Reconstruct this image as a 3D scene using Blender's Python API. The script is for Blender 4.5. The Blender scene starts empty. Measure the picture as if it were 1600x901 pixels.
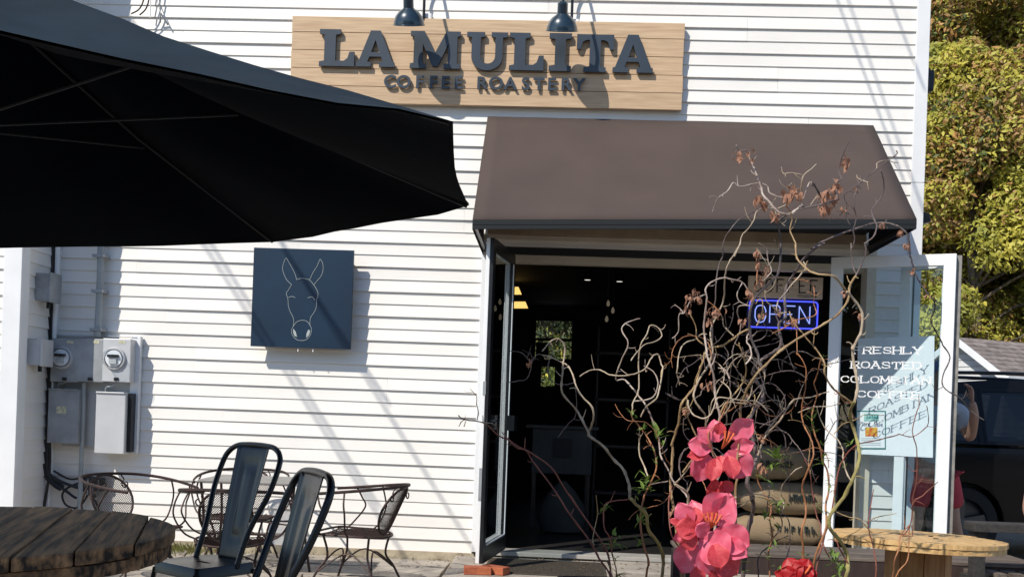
import bpy, bmesh, math, random
import numpy as np
from mathutils import Vector, Matrix, noise
random.seed(7)
sc = bpy.context.scene
C = sc.collection
PI = math.pi
# ------------------------------------------------------------------ camera
YAW = 0.04497; ROLL = 0.036; FPX = 1600.0; CAMH = 1.315; DW = 8.44
CXP, CYP = 793.3, 635.9
cam = bpy.data.cameras.new('camera'); camo = bpy.data.objects.new('camera', cam); C.objects.link(camo)
cam.sensor_width = 36; cam.lens = 36.0
cam.shift_x = (800 - CXP) / 1600.0; cam.shift_y = (CYP - 450.5) / 1600.0
cam.clip_start = 0.05; cam.clip_end = 800
camo.matrix_world = Matrix.Translation((0, -DW, CAMH)) @ Matrix.Rotation(YAW, 4, 'Z') @ Matrix.Rotation(PI/2, 4, 'X') @ Matrix.Rotation(ROLL, 4, 'Z')
sc.camera = camo
# ------------------------------------------------------------------ light
TRAVEL = Vector((0.85, 1.0, -1.3)).normalized()
ELEV = math.asin(-TRAVEL.z)
AZ = math.atan2(-TRAVEL.x, -TRAVEL.y)          # compass angle of the sun, from +Y towards +X
w = bpy.data.worlds.new('World'); sc.world = w; w.use_nodes = True
nt = w.node_tree; bg = nt.nodes['Background']
sky = nt.nodes.new('ShaderNodeTexSky'); sky.sky_type = 'NISHITA'; sky.sun_disc = False
sky.sun_elevation = ELEV; sky.sun_rotation = AZ; sky.air_density = 1.0; sky.dust_density = 0.2; sky.ozone_density = 2.5
nt.links.new(sky.outputs[0], bg.inputs[0]); bg.inputs[1].default_value = 0.15
sl = bpy.data.lights.new('sun', 'SUN'); sl.energy = 4.6; sl.angle = math.radians(0.4); sl.color = (1, 0.93, 0.82)
so = bpy.data.objects.new('sun', sl); C.objects.link(so); so.rotation_euler = TRAVEL.to_track_quat('-Z', 'Y').to_euler()
so.location = (-6, -12, 12)
sc.view_settings.view_transform = 'Standard'; sc.view_settings.look = 'None'
sc.view_settings.exposure = 0.15; sc.view_settings.gamma = 1; sc.view_settings.use_curve_mapping = False

# ------------------------------------------------------------------ measuring helpers (read positions off the photograph at a known depth)
CR, SR = math.cos(ROLL), math.sin(ROLL)
FWD = Vector((-math.sin(YAW), math.cos(YAW), 0)); RGT = Vector((math.cos(YAW), math.sin(YAW), 0)); CAM = Vector((0, -DW, CAMH))
def ray(px, py):
    u, v = px - CXP, py - CYP
    a, b = CR*u + SR*v, -SR*u + CR*v
    return FWD + RGT*(a/FPX) - Vector((0, 0, 1))*(b/FPX)
def P(px, py, d): return CAM + ray(px, py)*d
def W(px, py, off=0.0):                       # the point on the plane y = -off
    r = ray(px, py); return CAM + r*((DW - off)/r.y)
def G(px, py, z):                             # the point on the plane z
    r = ray(px, py); return CAM + r*((z - CAMH)/r.z)
def D(x, d, z=0.0):                           # camera-side metres (x right, d ahead) to world
    v = CAM + RGT*x + FWD*d; return Vector((v.x, v.y, z))

# ------------------------------------------------------------------ materials
MATS = {}
def mat(name, col, rough=0.6, metal=0.0, var=0.0, vscale=6.0, bump=0.0, bscale=40.0, col2=None, stretch=None, emit=None, estr=0.0, spec=0.5, sss=0.0, coat=0.0, detail=5.0, lo=0.35, hi=0.65, objvar=0.0, trans=None):
    if name in MATS: return MATS[name]
    m = bpy.data.materials.new(name); m.use_nodes = True; t = m.node_tree; b = t.nodes['Principled BSDF']
    b.inputs['Base Color'].default_value = (*col, 1); b.inputs['Roughness'].default_value = rough; b.inputs['Metallic'].default_value = metal
    b.inputs['Specular IOR Level'].default_value = spec
    if coat: b.inputs['Coat Weight'].default_value = coat; b.inputs['Coat Roughness'].default_value = 0.08
    tc = t.nodes.new('ShaderNodeTexCoord'); mp = t.nodes.new('ShaderNodeMapping'); t.links.new(tc.outputs['Object'], mp.inputs[0])
    if stretch: mp.inputs['Scale'].default_value = stretch
    out = None
    if var or col2:
        n = t.nodes.new('ShaderNodeTexNoise'); n.inputs['Scale'].default_value = vscale; n.inputs['Detail'].default_value = detail
        t.links.new(mp.outputs[0], n.inputs[0])
        r = t.nodes.new('ShaderNodeValToRGB'); t.links.new(n.outputs[0], r.inputs[0])
        c2 = col2 if col2 else tuple(c*(1-var) for c in col)
        r.color_ramp.elements[0].position = lo; r.color_ramp.elements[1].position = hi
        r.color_ramp.elements[0].color = (*c2, 1); r.color_ramp.elements[1].color = (*col, 1)
        out = r.outputs[0]
    if objvar:
        oi = t.nodes.new('ShaderNodeObjectInfo'); mr = t.nodes.new('ShaderNodeMapRange'); t.links.new(oi.outputs['Random'], mr.inputs[0])
        mr.inputs[3].default_value = 1-objvar; mr.inputs[4].default_value = 1+objvar*0.5
        vm = t.nodes.new('ShaderNodeVectorMath'); vm.operation = 'SCALE'
        if out: t.links.new(out, vm.inputs[0])
        else: vm.inputs[0].default_value = col
        t.links.new(mr.outputs[0], vm.inputs['Scale']); out = vm.outputs[0]
    if out: t.links.new(out, b.inputs['Base Color'])
    if bump:
        n2 = t.nodes.new('ShaderNodeTexNoise'); n2.inputs['Scale'].default_value = bscale; n2.inputs['Detail'].default_value = 6
        t.links.new(mp.outputs[0], n2.inputs[0]); bp = t.nodes.new('ShaderNodeBump'); bp.inputs['Strength'].default_value = bump; bp.inputs['Distance'].default_value = 0.01
        t.links.new(n2.outputs[0], bp.inputs['Height']); t.links.new(bp.outputs[0], b.inputs['Normal'])
    if emit: b.inputs['Emission Color'].default_value = (*emit, 1); b.inputs['Emission Strength'].default_value = estr
    if trans:
        tr = t.nodes.new('ShaderNodeBsdfTranslucent'); tr.inputs[0].default_value = (*trans, 1)
        if out: t.links.new(out, tr.inputs[0])
        mx = t.nodes.new('ShaderNodeMixShader'); mx.inputs[0].default_value = 0.3
        t.links.new(b.outputs[0], mx.inputs[1]); t.links.new(tr.outputs[0], mx.inputs[2]); t.links.new(mx.outputs[0], t.nodes['Material Output'].inputs[0])
    MATS[name] = m; return m
def glass(name, tint, refl=1.0, ior=1.5):
    m = bpy.data.materials.new(name); m.use_nodes = True; t = m.node_tree
    for n in list(t.nodes): t.nodes.remove(n)
    o = t.nodes.new('ShaderNodeOutputMaterial'); tr = t.nodes.new('ShaderNodeBsdfTransparent'); tr.inputs[0].default_value = (*tint, 1)
    g = t.nodes.new('ShaderNodeBsdfGlossy'); g.inputs['Roughness'].default_value = 0.01
    f = t.nodes.new('ShaderNodeFresnel'); ge = t.nodes.new('ShaderNodeNewGeometry'); mr = t.nodes.new('ShaderNodeMapRange'); mr.inputs[3].default_value = ior; mr.inputs[4].default_value = 1/ior
    t.links.new(ge.outputs['Backfacing'], mr.inputs[0]); t.links.new(mr.outputs[0], f.inputs[0])
    mu = t.nodes.new('ShaderNodeMath'); mu.operation = 'MULTIPLY'; mu.inputs[1].default_value = refl; mu.use_clamp = True
    mx = t.nodes.new('ShaderNodeMixShader')
    t.links.new(f.outputs[0], mu.inputs[0]); t.links.new(mu.outputs[0], mx.inputs[0]); t.links.new(tr.outputs[0], mx.inputs[1]); t.links.new(g.outputs[0], mx.inputs[2]); t.links.new(mx.outputs[0], o.inputs[0])
    MATS[name] = m; return m

vinyl = mat('vinyl_siding', (0.80, 0.775, 0.735), 0.5, var=0.07, vscale=2.2, bump=0.12, bscale=3.0, objvar=0.035, stretch=(0.5, 1, 1), lo=0.3, hi=0.6)
trim = mat('white_trim', (0.78, 0.79, 0.80), 0.45, var=0.06, vscale=5, bump=0.05)
foundm = mat('foundation_concrete', (0.46, 0.40, 0.29), 0.9, col2=(0.30, 0.25, 0.18), vscale=9, bump=0.6, bscale=30)
concrete = mat('concrete', (0.38, 0.34, 0.29), 0.9, col2=(0.25, 0.22, 0.19), vscale=5, bump=0.5, bscale=45)
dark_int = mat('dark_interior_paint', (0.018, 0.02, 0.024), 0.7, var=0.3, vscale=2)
black_metal = mat('black_metal', (0.007, 0.009, 0.012), 0.33, 0.2, var=0.3, vscale=8, bump=0.05, bscale=60, coat=0.12)
rust_metal = mat('rusty_iron', (0.022, 0.018, 0.017), 0.55, 0.4, col2=(0.055, 0.026, 0.022), vscale=24, bump=0.2, bscale=90)
bronze = mat('dark_bronze_frame', (0.022, 0.024, 0.028), 0.35, 0.3, var=0.4, vscale=9)
navy = mat('navy_paint', (0.0025, 0.022, 0.052), 0.42, var=0.25, vscale=3, bump=0.06, bscale=20)
white_line = mat('pale_painted_line', (0.36, 0.40, 0.40), 0.6)
letterm = mat('slate_letter_paint', (0.035, 0.048, 0.066), 0.4, var=0.15, vscale=4)
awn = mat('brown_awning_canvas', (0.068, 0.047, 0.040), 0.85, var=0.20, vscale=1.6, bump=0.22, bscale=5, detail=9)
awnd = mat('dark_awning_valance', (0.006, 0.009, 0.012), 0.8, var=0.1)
awnin = mat('awning_lining', (0.42, 0.31, 0.20), 0.9, var=0.2)
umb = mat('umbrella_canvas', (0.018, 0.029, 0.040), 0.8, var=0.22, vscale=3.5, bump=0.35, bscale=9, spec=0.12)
umbrib = mat('umbrella_rib_paint', (0.010, 0.016, 0.016), 0.6, 0.0, spec=0.2)
cedar = mat('cedar_plank', (0.60, 0.43, 0.27), 0.62, col2=(0.45, 0.30, 0.18), vscale=7, stretch=(0.5, 8, 9), bump=0.12, bscale=20, objvar=0.07, lo=0.3, hi=0.7)
oldwood = mat('weathered_dark_wood', (0.52, 0.29, 0.14), 0.8, col2=(0.030, 0.020, 0.014), vscale=3.2, stretch=(14, 0.9, 7), bump=1.0, bscale=12, objvar=0.35, detail=10, lo=0.38, hi=0.70)
pine = mat('pale_pine', (0.66, 0.44, 0.20), 0.6, col2=(0.45, 0.26, 0.095), vscale=4, stretch=(1.2, 12, 4), bump=0.3, bscale=14, detail=8, lo=0.3, hi=0.66)
stave = mat('pine_stave', (0.52, 0.29, 0.12), 0.6, col2=(0.34, 0.17, 0.06), vscale=5, stretch=(5, 5, 0.7), bump=0.3, bscale=20, objvar=0.16)
darkwood = mat('dark_stained_wood', (0.05, 0.045, 0.042), 0.7, col2=(0.025, 0.022, 0.02), vscale=6, stretch=(0.8, 9, 9), bump=0.4, bscale=25, objvar=0.2)
deckw = mat('grey_brown_slat', (0.15, 0.12, 0.095), 0.75, col2=(0.08, 0.06, 0.05), vscale=6, stretch=(0.7, 9, 9), bump=0.4, bscale=25, objvar=0.2)
brown_post = mat('brown_post_wood', (0.045, 0.025, 0.02), 0.7, col2=(0.028, 0.016, 0.013), vscale=7, stretch=(6, 6, 0.8))
grey_metal = mat('grey_enclosure', (0.34, 0.36, 0.38), 0.5, 0.15, var=0.28, vscale=7, bump=0.05, detail=10)
lgrey_metal = mat('light_grey_enclosure', (0.55, 0.56, 0.58), 0.42, 0.2, var=0.1, vscale=5)
backb = mat('meter_backboard', (0.42, 0.44, 0.45), 0.7, var=0.15, vscale=4)
pvc = mat('grey_pipe', (0.33, 0.36, 0.37), 0.5, var=0.15)
cable = mat('black_cable', (0.012, 0.012, 0.013), 0.5)
brickm = mat('red_brick', (0.42, 0.12, 0.05), 0.85, col2=(0.28, 0.07, 0.035), vscale=12, bump=0.6, bscale=50)
matm = mat('rubber_mat', (0.075, 0.060, 0.042), 0.85, col2=(0.04, 0.033, 0.027), vscale=60, bump=1.0, bscale=160)
burlap = mat('burlap', (0.25, 0.19, 0.12), 0.95, col2=(0.24, 0.17, 0.10), vscale=5, bump=0.5, bscale=130)
burink = mat('sack_print', (0.02, 0.03, 0.03), 0.9)
door_glass = glass('door_glass', (0.86, 0.95, 0.975), 1.9)
clear_glass = glass('clear_glass', (0.93, 0.95, 0.96), 1.0)
car_glass = glass('car_glass', (0.10, 0.11, 0.12), 1.3)
paper = mat('poster_paper', (0.80, 0.81, 0.84), 0.6)
carpaint = mat('black_car_paint', (0.003, 0.0032, 0.004), 0.3, 0.0, coat=0.08, spec=0.2)
rubber = mat('tyre_rubber', (0.012, 0.012, 0.012), 0.85, bump=0.3)
alloy = mat('alloy_rim', (0.10, 0.11, 0.12), 0.35, 0.8)
# ------------------------------------------------------------------ mesh builder
class MB:
    def __init__(s): s.v = []; s.f = []; s.mi = []; s.m = 0
    def face(s, pts):
        i = len(s.v); s.v += [tuple(p) for p in pts]; s.f.append(tuple(range(i, i+len(pts)))); s.mi.append(s.m)
    def add(s, vs, fs):
        i = len(s.v); s.v += [tuple(p) for p in vs]
        for f in fs: s.f.append(tuple(i+k for k in f)); s.mi.append(s.m)
    def box(s, a, b, M=None):
        x0, y0, z0 = a; x1, y1, z1 = b
        vs = [Vector(p) for p in ((x0,y0,z0),(x1,y0,z0),(x1,y1,z0),(x0,y1,z0),(x0,y0,z1),(x1,y0,z1),(x1,y1,z1),(x0,y1,z1))]
        if M: vs = [M @ p for p in vs]
        s.add(vs, [(0,3,2,1),(4,5,6,7),(0,1,5,4),(1,2,6,5),(2,3,7,6),(3,0,4,7)])
    def bar(s, a, b, wd, ht, up=(0,0,1)):       # box from a to b
        a = Vector(a); b = Vector(b); d = (b-a).normalized(); up = Vector(up)
        sd = d.cross(up)
        if sd.length < 1e-4: sd = d.cross(Vector((1,0,0)))
        sd.normalize(); u = sd.cross(d)
        vs = []
        for p in (a, b):
            for sx, sz in ((-1,-1),(1,-1),(1,1),(-1,1)): vs.append(p + sd*sx*wd/2 + u*sz*ht/2)
        s.add(vs, [(0,1,2,3),(7,6,5,4),(0,4,5,1),(1,5,6,2),(2,6,7,3),(3,7,4,0)])
    def tube(s, pts, r, n=8, caps=True, flat=1.0):
        pts = [Vector(p) for p in pts]; N = len(pts)
        if not hasattr(r, '__len__'): r = [r]*N
        t0 = (pts[1]-pts[0]).normalized(); ref = Vector((0,0,1)) if abs(t0.z) < 0.9 else Vector((1,0,0))
        u = t0.cross(ref).normalized(); vs = []
        for i, p in enumerate(pts):
            t = (pts[min(i+1,N-1)] - pts[max(i-1,0)])
            t = t.normalized() if t.length > 1e-9 else t0
            u = (u - t*u.dot(t)); u = u.normalized() if u.length > 1e-6 else t.orthogonal().normalized()
            v = t.cross(u)
            for k in range(n):
                a = 2*PI*k/n; vs.append(p + (u*math.cos(a) + v*math.sin(a)*flat)*r[i])
        fs = []
        for i in range(N-1):
            for k in range(n): fs.append((i*n+k, i*n+(k+1)%n, (i+1)*n+(k+1)%n, (i+1)*n+k))
        if caps: fs.append(tuple(range(n-1,-1,-1))); fs.append(tuple((N-1)*n+k for k in range(n)))
        s.add(vs, fs)
    def lathe(s, prof, n=24, M=None, caps=False):  # prof = (r, z)
        vs = []
        for r, z in prof:
            for k in range(n):
                p = Vector((r*math.cos(2*PI*k/n), r*math.sin(2*PI*k/n), z)); vs.append(M @ p if M else p)
        fs = []
        for i in range(len(prof)-1):
            for k in range(n): fs.append((i*n+k, i*n+(k+1)%n, (i+1)*n+(k+1)%n, (i+1)*n+k))
        if caps: fs.append(tuple(range(n-1,-1,-1))); fs.append(tuple((len(prof)-1)*n+k for k in range(n)))
        s.add(vs, fs)
    def prism(s, poly, t, M):                    # 2-D polygon (x, z) extruded along local -y by t
        n = len(poly); vs = [M @ Vector((x, 0, z)) for x, z in poly] + [M @ Vector((x, -t, z)) for x, z in poly]
        fs = [tuple(range(n-1,-1,-1)), tuple(range(n, 2*n))] + [(k, (k+1)%n, n+(k+1)%n, n+k) for k in range(n)]
        s.add(vs, fs)
    def build(s, name, m, parent=None, smooth=False, bevel=0.0, auto=False):
        me = bpy.data.meshes.new(name); me.from_pydata(s.v, [], s.f)
        ms = m if isinstance(m, (list, tuple)) else [m]
        for k in ms: me.materials.append(k)
        if len(ms) > 1: me.polygons.foreach_set('material_index', s.mi)
        bm = bmesh.new(); bm.from_mesh(me)
        if smooth or bevel: bmesh.ops.remove_doubles(bm, verts=bm.verts, dist=1e-6)
        bmesh.ops.recalc_face_normals(bm, faces=bm.faces)
        if bevel: bmesh.ops.bevel(bm, geom=[e for e in bm.edges if e.is_manifold and e.calc_face_angle(0) > 0.6], offset=bevel, segments=2, affect='EDGES', profile=0.6)
        if smooth:
            for f in bm.faces: f.smooth = True
            for e in bm.edges:
                if len(e.link_faces) == 2 and e.calc_face_angle(0) > 0.7: e.smooth = False
        bm.to_mesh(me); bm.free()
        o = bpy.data.objects.new(name, me); C.objects.link(o)
        if parent is not None: o.parent = parent
        return o
def tag(o, label=None, cat=None, group=None, kind=None):
    if label: o['label'] = label
    if cat: o['category'] = cat
    if group: o['group'] = group
    if kind: o['kind'] = kind
    return o
def thing(name, label, cat, loc=(0,0,0), rz=0.0, group=None):
    o = bpy.data.objects.new(name, None); C.objects.link(o); o.empty_display_size = 0.1
    o.location = loc; o.rotation_euler = (0,0,rz); return tag(o, label, cat, group)
def copy_tree(o, parent=None):
    c = o.copy(); C.objects.link(c)
    if parent is not None: c.parent = parent
    for ch in list(o.children): copy_tree(ch, c)
    return c
def smoothline(pts, sub=4, closed=False):
    pts = [Vector(p) for p in pts]; out = []; n = len(pts)
    for i in range(n if closed else n-1):
        if closed: a, b, c, d = pts[i-1], pts[i], pts[(i+1)%n], pts[(i+2)%n]
        else: a, b, c, d = pts[max(i-1,0)], pts[i], pts[i+1], pts[min(i+2,n-1)]
        for k in range(sub):
            t = k/sub; out.append(0.5*((2*b)+(c-a)*t+(2*a-5*b+4*c-d)*t*t+(3*b-a-3*c+d)*t*t*t))
    if not closed: out.append(pts[-1])
    return out
def text_mb(txt, size, depth, M, offs=0.0):
    cu = bpy.data.curves.new('t', 'FONT'); cu.body = txt; cu.size = size; cu.offset = offs; cu.extrude = depth; cu.align_x = 'CENTER'; cu.align_y = 'CENTER'
    ob = bpy.data.objects.new('t', cu); C.objects.link(ob); bpy.context.view_layer.update()
    me = bpy.data.meshes.new_from_object(ob.evaluated_get(bpy.context.evaluated_depsgraph_get()))
    mb = MB(); mb.add([M @ v.co for v in me.vertices], [tuple(p.vertices) for p in me.polygons])
    bpy.data.objects.remove(ob); bpy.data.curves.remove(cu); bpy.data.meshes.remove(me); return mb
FACE = Matrix.Rotation(PI/2, 4, 'X')           # xy text plane to the wall plane, facing -y

# ================================================================== SETTING
gm = mat('ground_paving', (0.22, 0.20, 0.175), 0.9, col2=(0.15, 0.135, 0.12), vscale=2.2, bump=0.5, bscale=30, detail=9)
mb = MB(); mb.face([(-250,-250,0),(250,-250,0),(250,250,0),(-250,250,0)])
tag(mb.build('ground', gm), kind='structure')
# cracked patio slabs by the wall: each slab an uneven polygon with open joints
patio = bpy.data.objects.new('patio', None); C.objects.link(patio); tag(patio, kind='structure')
rs = random.Random(3)
xs = [-4.2]
while xs[-1] < -1.1: xs.append(xs[-1] + rs.uniform(0.45, 0.85))
xs[-1] = -0.80
rows = [-0.06, -0.42, -0.95, -1.6, -2.3]
def jx(i, j): return xs[i] + (0.12*math.sin(i*3.1+j*2.3) if 0 < i < len(xs)-1 else 0)
def jy(i, j): return rows[j] + (0.07*math.sin(i*2.3+j*1.7) if 0 < j else 0)
for j in range(4):
    for i in range(len(xs)-1):
        z = 0.03 + rs.uniform(0, 0.014)
        q = [(jx(i,j+1), jy(i,j+1)), (jx(i+1,j+1), jy(i+1,j+1)), (jx(i+1,j), jy(i+1,j)), (jx(i,j), jy(i,j))]
        cx = sum(p[0] for p in q)/4; cy = sum(p[1] for p in q)/4
        poly = []
        for k in range(4):
            a = q[k]; b = q[(k+1)%4]
            for t in (0, 0.33, 0.66):
                x = a[0]+(b[0]-a[0])*t; y = a[1]+(b[1]-a[1])*t
                if t: x += rs.uniform(-.012,.012); y += rs.uniform(-.012,.012)
                poly.append((cx+(x-cx)*0.985, cy+(y-cy)*0.975))
        mb = MB(); n = len(poly)
        mb.add([(x,y,-0.02) for x,y in poly]+[(x,y,z) for x,y in poly], [tuple(range(n,2*n))]+[(k,(k+1)%n,n+(k+1)%n,n+k) for k in range(n)])
        mb.build('paving_slab', concrete, patio, bevel=0.004)
litm = mat('leaf_litter', (0.20, 0.13, 0.07), 0.9, col2=(0.09,0.06,0.035), vscale=20)
mb = MB(); r5 = random.Random(15)
for k in range(700):
    x = r5.uniform(-4.1, 2.4); y = -0.03 - abs(r5.gauss(0, 0.35)) if k < 450 else r5.uniform(-2.6, -0.05); a = r5.uniform(0, 2*PI); L = r5.uniform(0.006, 0.022); z = 0.047 if x < -0.8 else (0.10 if x < 2.4 and y > -0.62 else (0.092 if x < 0.48 and y > -1.25 else 0.004))
    c_, s_ = math.cos(a)*L, math.sin(a)*L; mb.face([(x-c_,y-s_,z),(x+s_*.5,y-c_*.5,z+0.006),(x+c_,y+s_,z+0.003),(x-s_*.4,y+c_*.4,z+0.004)])
tag(mb.build('leaf_litter', litm), 'dry leaf crumbs and grit scattered over the paving by the wall', 'litter', kind='stuff')
# ------------------------------------------------------------------ building
XL, XR, YB, ZT = -4.235, 2.925, 7.2, 6.3
OX0, OX1 = -0.56, 2.485                          # door opening
OZ0, OZ1 = 0.14, 2.60
z0s = 0.103; PITCH = 0.1016
shop = thing('shop_building', 'long white vinyl sided shop front with a wide open folding door', 'building', (0, 0.05, 0))
inv = lambda o: o
def bpart(mb, name, m, **k):
    o = mb.build(name, m, shop, **k); o.location = (0, -0.05, 0); return o
mb = MB()
mb.box((XL-3.2, 0.02, 0), (OX0-0.06, 0.18, ZT)); mb.box((OX1+0.06, 0.02, 0), (XR-0.02, 0.18, ZT)); mb.box((OX0-0.06, 0.02, OZ1+0.05), (OX1+0.06, 0.18, ZT))
mb.box((XR-0.16, 0.18, 0), (XR-0.02, YB, ZT)); mb.box((XL-3.2, YB, 2.8), (XR-0.02, YB+0.15, ZT)); mb.box((XL-3.2, 0.18, 0), (XL-3.05, YB, ZT))
bpart(mb, 'wall', mat('sheathing', (0.6, 0.58, 0.54), 0.9))
mb = MB(); mb.box((XL-3.5, -0.7, ZT), (XR+0.25, YB+0.4, ZT+0.18)); bpart(mb, 'roof', mat('roofing', (0.1,0.09,0.085), 0.9, var=0.3))
for bb in (((XL+0.0, -0.025, -0.05), (OX0-0.05, 0.02, z0s)), ((OX1+0.05, -0.025, -0.05), (XR-0.02, 0.02, z0s))): mb = MB(); mb.box(*bb); bpart(mb, 'foundation', foundm)
mb = MB(); mb.box((XL-3.2, -0.62, -0.05), (XL-0.01, 0.0, z0s)); bpart(mb, 'foundation', foundm)
mb = MB(); mb.box((XL+0.02, -0.018, z0s-0.012), (OX0-0.08, 0.0, z0s+0.001)); bpart(mb, 'starter_strip', mat('rusty_strip', (0.28, 0.10, 0.06), 0.7))
prof = [(0.001, PITCH+0.010), (0.004, PITCH-0.002), (0.010, 0.055), (0.0165, 0.010), (0.0185, 0.0), (0.0175, -0.0035), (0.003, -0.0035)]
SM = {}
def siding(x0, x1, z, k, deep, M=None, wav=0.0):
    mb = MB(); L = x1 - x0; n = max(2, int(L/0.35)); vs = []
    for i in range(n+1):
        x = x0 + L*i/n
        dz = 0.0022*noise.noise(Vector((x*0.9, k*3.7, 0))) ; dy = 0.0025*noise.noise(Vector((x*0.8, k*1.7, 5)))
        for (o, zz) in prof:
            o2 = o*deep + (dy if o > 0.004 else 0)
            p = Vector((x, -o2, z + zz + dz)); vs.append(M @ p if M else p)
    m = len(prof); fs = []
    for i in range(n):
        for j in range(m-1): fs.append((i*m+j, (i+1)*m+j, (i+1)*m+j+1, i*m+j+1))
    fs.append(tuple(range(m))); fs.append(tuple(n*m+j for j in range(m)))
    mb.add(vs, fs); return bpart(mb, 'siding_board', vinyl)
rs = random.Random(11)
K = int((ZT - 0.06 - z0s)/PITCH)
for k in range(K):
    z = z0s + k*PITCH; deep = 1.0 if k % 2 else 0.72
    segs = []
    if z + PITCH < OZ1 + 0.10: segs = [(XL+0.03, OX0-0.075), (OX1+0.075, 2.82)]
    else: segs = [(XL+0.03, 2.82)]
    off = (k//2*1.37) % 3.0
    for (a, b) in segs:
        cuts = [a]; x = a + 0.6 + off
        while x < b - 0.5: cuts.append(x); x += 3.3
        cuts.append(b)
        for i in range(len(cuts)-1): siding(cuts[i] + (0.0015 if i else 0), cuts[i+1], z, k, deep*(1.0 + 0.13*(i % 2)))
PJ = 0.60                                       # the left bay stands this far forward
MR = Matrix.Translation((XL+0.012, 0, 0)) @ Matrix.Rotation(PI/2, 4, 'Z') # return wall faces +x
for k in range(int((ZT-0.1-z0s)/PITCH)):
    z = z0s + k*PITCH
    siding(-PJ+0.06, -0.03, z - 0.0, k+300, 0.8, MR)
    siding(XL-2.6, XL-0.09, z + 0.02, k+500, 1.0 if k % 2 else 0.75, Matrix.Translation((0, -PJ, 0)))
mb = MB(); mb.box((XL-3.0, -PJ+0.003, z0s), (XL-0.004, 0.0, ZT)); bpart(mb, 'bay_wall', MATS['sheathing'])
mb = MB(); mb.box((XL-0.095, -PJ-0.028, z0s-0.02), (XL+0.050, -PJ+0.0, ZT-.01)); mb.box((XL+0.0, -PJ+0.0, z0s-0.02), (XL+0.050, -PJ+0.10, ZT-.01)); bpart(mb, 'corner_post', trim, bevel=0.004)
mb = MB(); mb.box((XL+0.004, -0.075, z0s), (XL+0.055, 0.0, 4.6)); bpart(mb, 'corner_post', trim, bevel=0.004)
for (a, b) in ((z0s-0.02, 3.245), (3.248, ZT-.01)):
    mb = MB(); mb.box((2.82, -0.028, a), (XR, 0.02, b)); mb.box((XR-0.03, 0.02, a), (XR+0.001, 0.10, b)); bpart(mb, 'corner_post', trim, bevel=0.004)
# door surround, header, jambs, threshold
mb = MB(); mb.box((OX0-0.075, -0.05, 0.12), (OX0-0.03, 0.1, OZ1+0.08)); bpart(mb, 'door_jamb', trim, bevel=0.003)
mb = MB(); mb.box((OX0-0.03, -0.02, 0.14), (OX0+0.012, 0.16, OZ1-0.02)); bpart(mb, 'door_jamb', bronze)
mb = MB(); mb.box((OX1+0.0, -0.06, 0.12), (OX1+0.075, 0.1, OZ1+0.08)); bpart(mb, 'door_jamb', mat('beige_trim', (0.66,0.58,0.46), 0.6, var=0.1), bevel=0.003)
mb = MB(); mb.box((OX0-0.08, -0.06, OZ1+0.085), (OX1+0.08, 0.1, OZ1+0.125)); bpart(mb, 'header_trim', MATS['beige_trim'], bevel=0.003)
mb = MB(); mb.box((OX0-0.02, 0.0, OZ1-0.02), (OX1, 0.15, OZ1+0.084)); bpart(mb, 'door_header', dark_int)
mb = MB(); mb.box((OX0+0.01, 0.02, OZ1-0.085), (OX1, 0.14, OZ1-0.022)); bpart(mb, 'header_track', MATS['beige_trim'], bevel=0.003)
mb = MB(); mb.box((OX0-0.03, -0.06, 0.10), (OX1+0.05, 0.16, 0.135)); bpart(mb, 'threshold', mat('threshold_metal', (0.5,0.48,0.44), 0.5, 0.3, var=0.2), bevel=0.004)
mb = MB(); mb.box((OX0-0.03, -0.02, 0.0), (OX1+0.05, 0.16, 0.098)); bpart(mb, 'riser', concrete)
# interior
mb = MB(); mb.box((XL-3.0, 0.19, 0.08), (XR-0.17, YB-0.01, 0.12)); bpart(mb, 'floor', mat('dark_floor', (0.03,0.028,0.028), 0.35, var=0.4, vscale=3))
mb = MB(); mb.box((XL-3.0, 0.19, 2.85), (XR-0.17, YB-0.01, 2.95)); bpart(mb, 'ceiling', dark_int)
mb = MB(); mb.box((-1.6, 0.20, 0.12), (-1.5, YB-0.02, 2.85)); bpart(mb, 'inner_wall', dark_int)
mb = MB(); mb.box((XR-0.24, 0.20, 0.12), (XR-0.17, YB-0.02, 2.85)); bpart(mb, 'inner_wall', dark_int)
def back_hole(px, py): return W(px, py, -(YB-0.1))
b0 = back_hole(838, 500); b1 = back_hole(892, 561); b2 = back_hole(846, 572); b3 = back_hole(866, 604)
mb = MB()
yb0, yb1 = YB-0.08, YB-0.02
zz = [0.12, b3.z, b2.z, b1.z, b0.z, 2.85]
mb.box((-1.5, yb0, 0.12), (b0.x, yb1, 2.85)); mb.box((b1.x, yb0, 0.12), (XR-0.24, yb1, 2.85)); mb.box((b0.x, yb0, b0.z), (b1.x, yb1, 2.85))
mb.box((b0.x, yb0, 0.12), (b1.x, yb1, b3.z)); mb.box((b0.x, yb0, b2.z), (b1.x, yb1, b1.z)); mb.box((b0.x, yb0, b3.z), (b2.x, yb1, b2.z)); mb.box((b3.x, yb0, b3.z), (b1.x, yb1, b2.z))
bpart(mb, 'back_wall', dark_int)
wf = mb = MB(); mb.box((b0.x-0.02, yb0-0.03, (b0.z+b1.z)/2-0.02), (b1.x+0.02, yb0-0.002, (b0.z+b1.z)/2+0.02)); mb.box((b0.x+0.01, yb0-0.03, b1.z), (b0.x+0.2, yb0-0.005, (b0.z*0.42+b1.z*0.58)))
bpart(mb, 'window', mat('inner_black', (0.006,0.007,0.008), 0.6))

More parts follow.
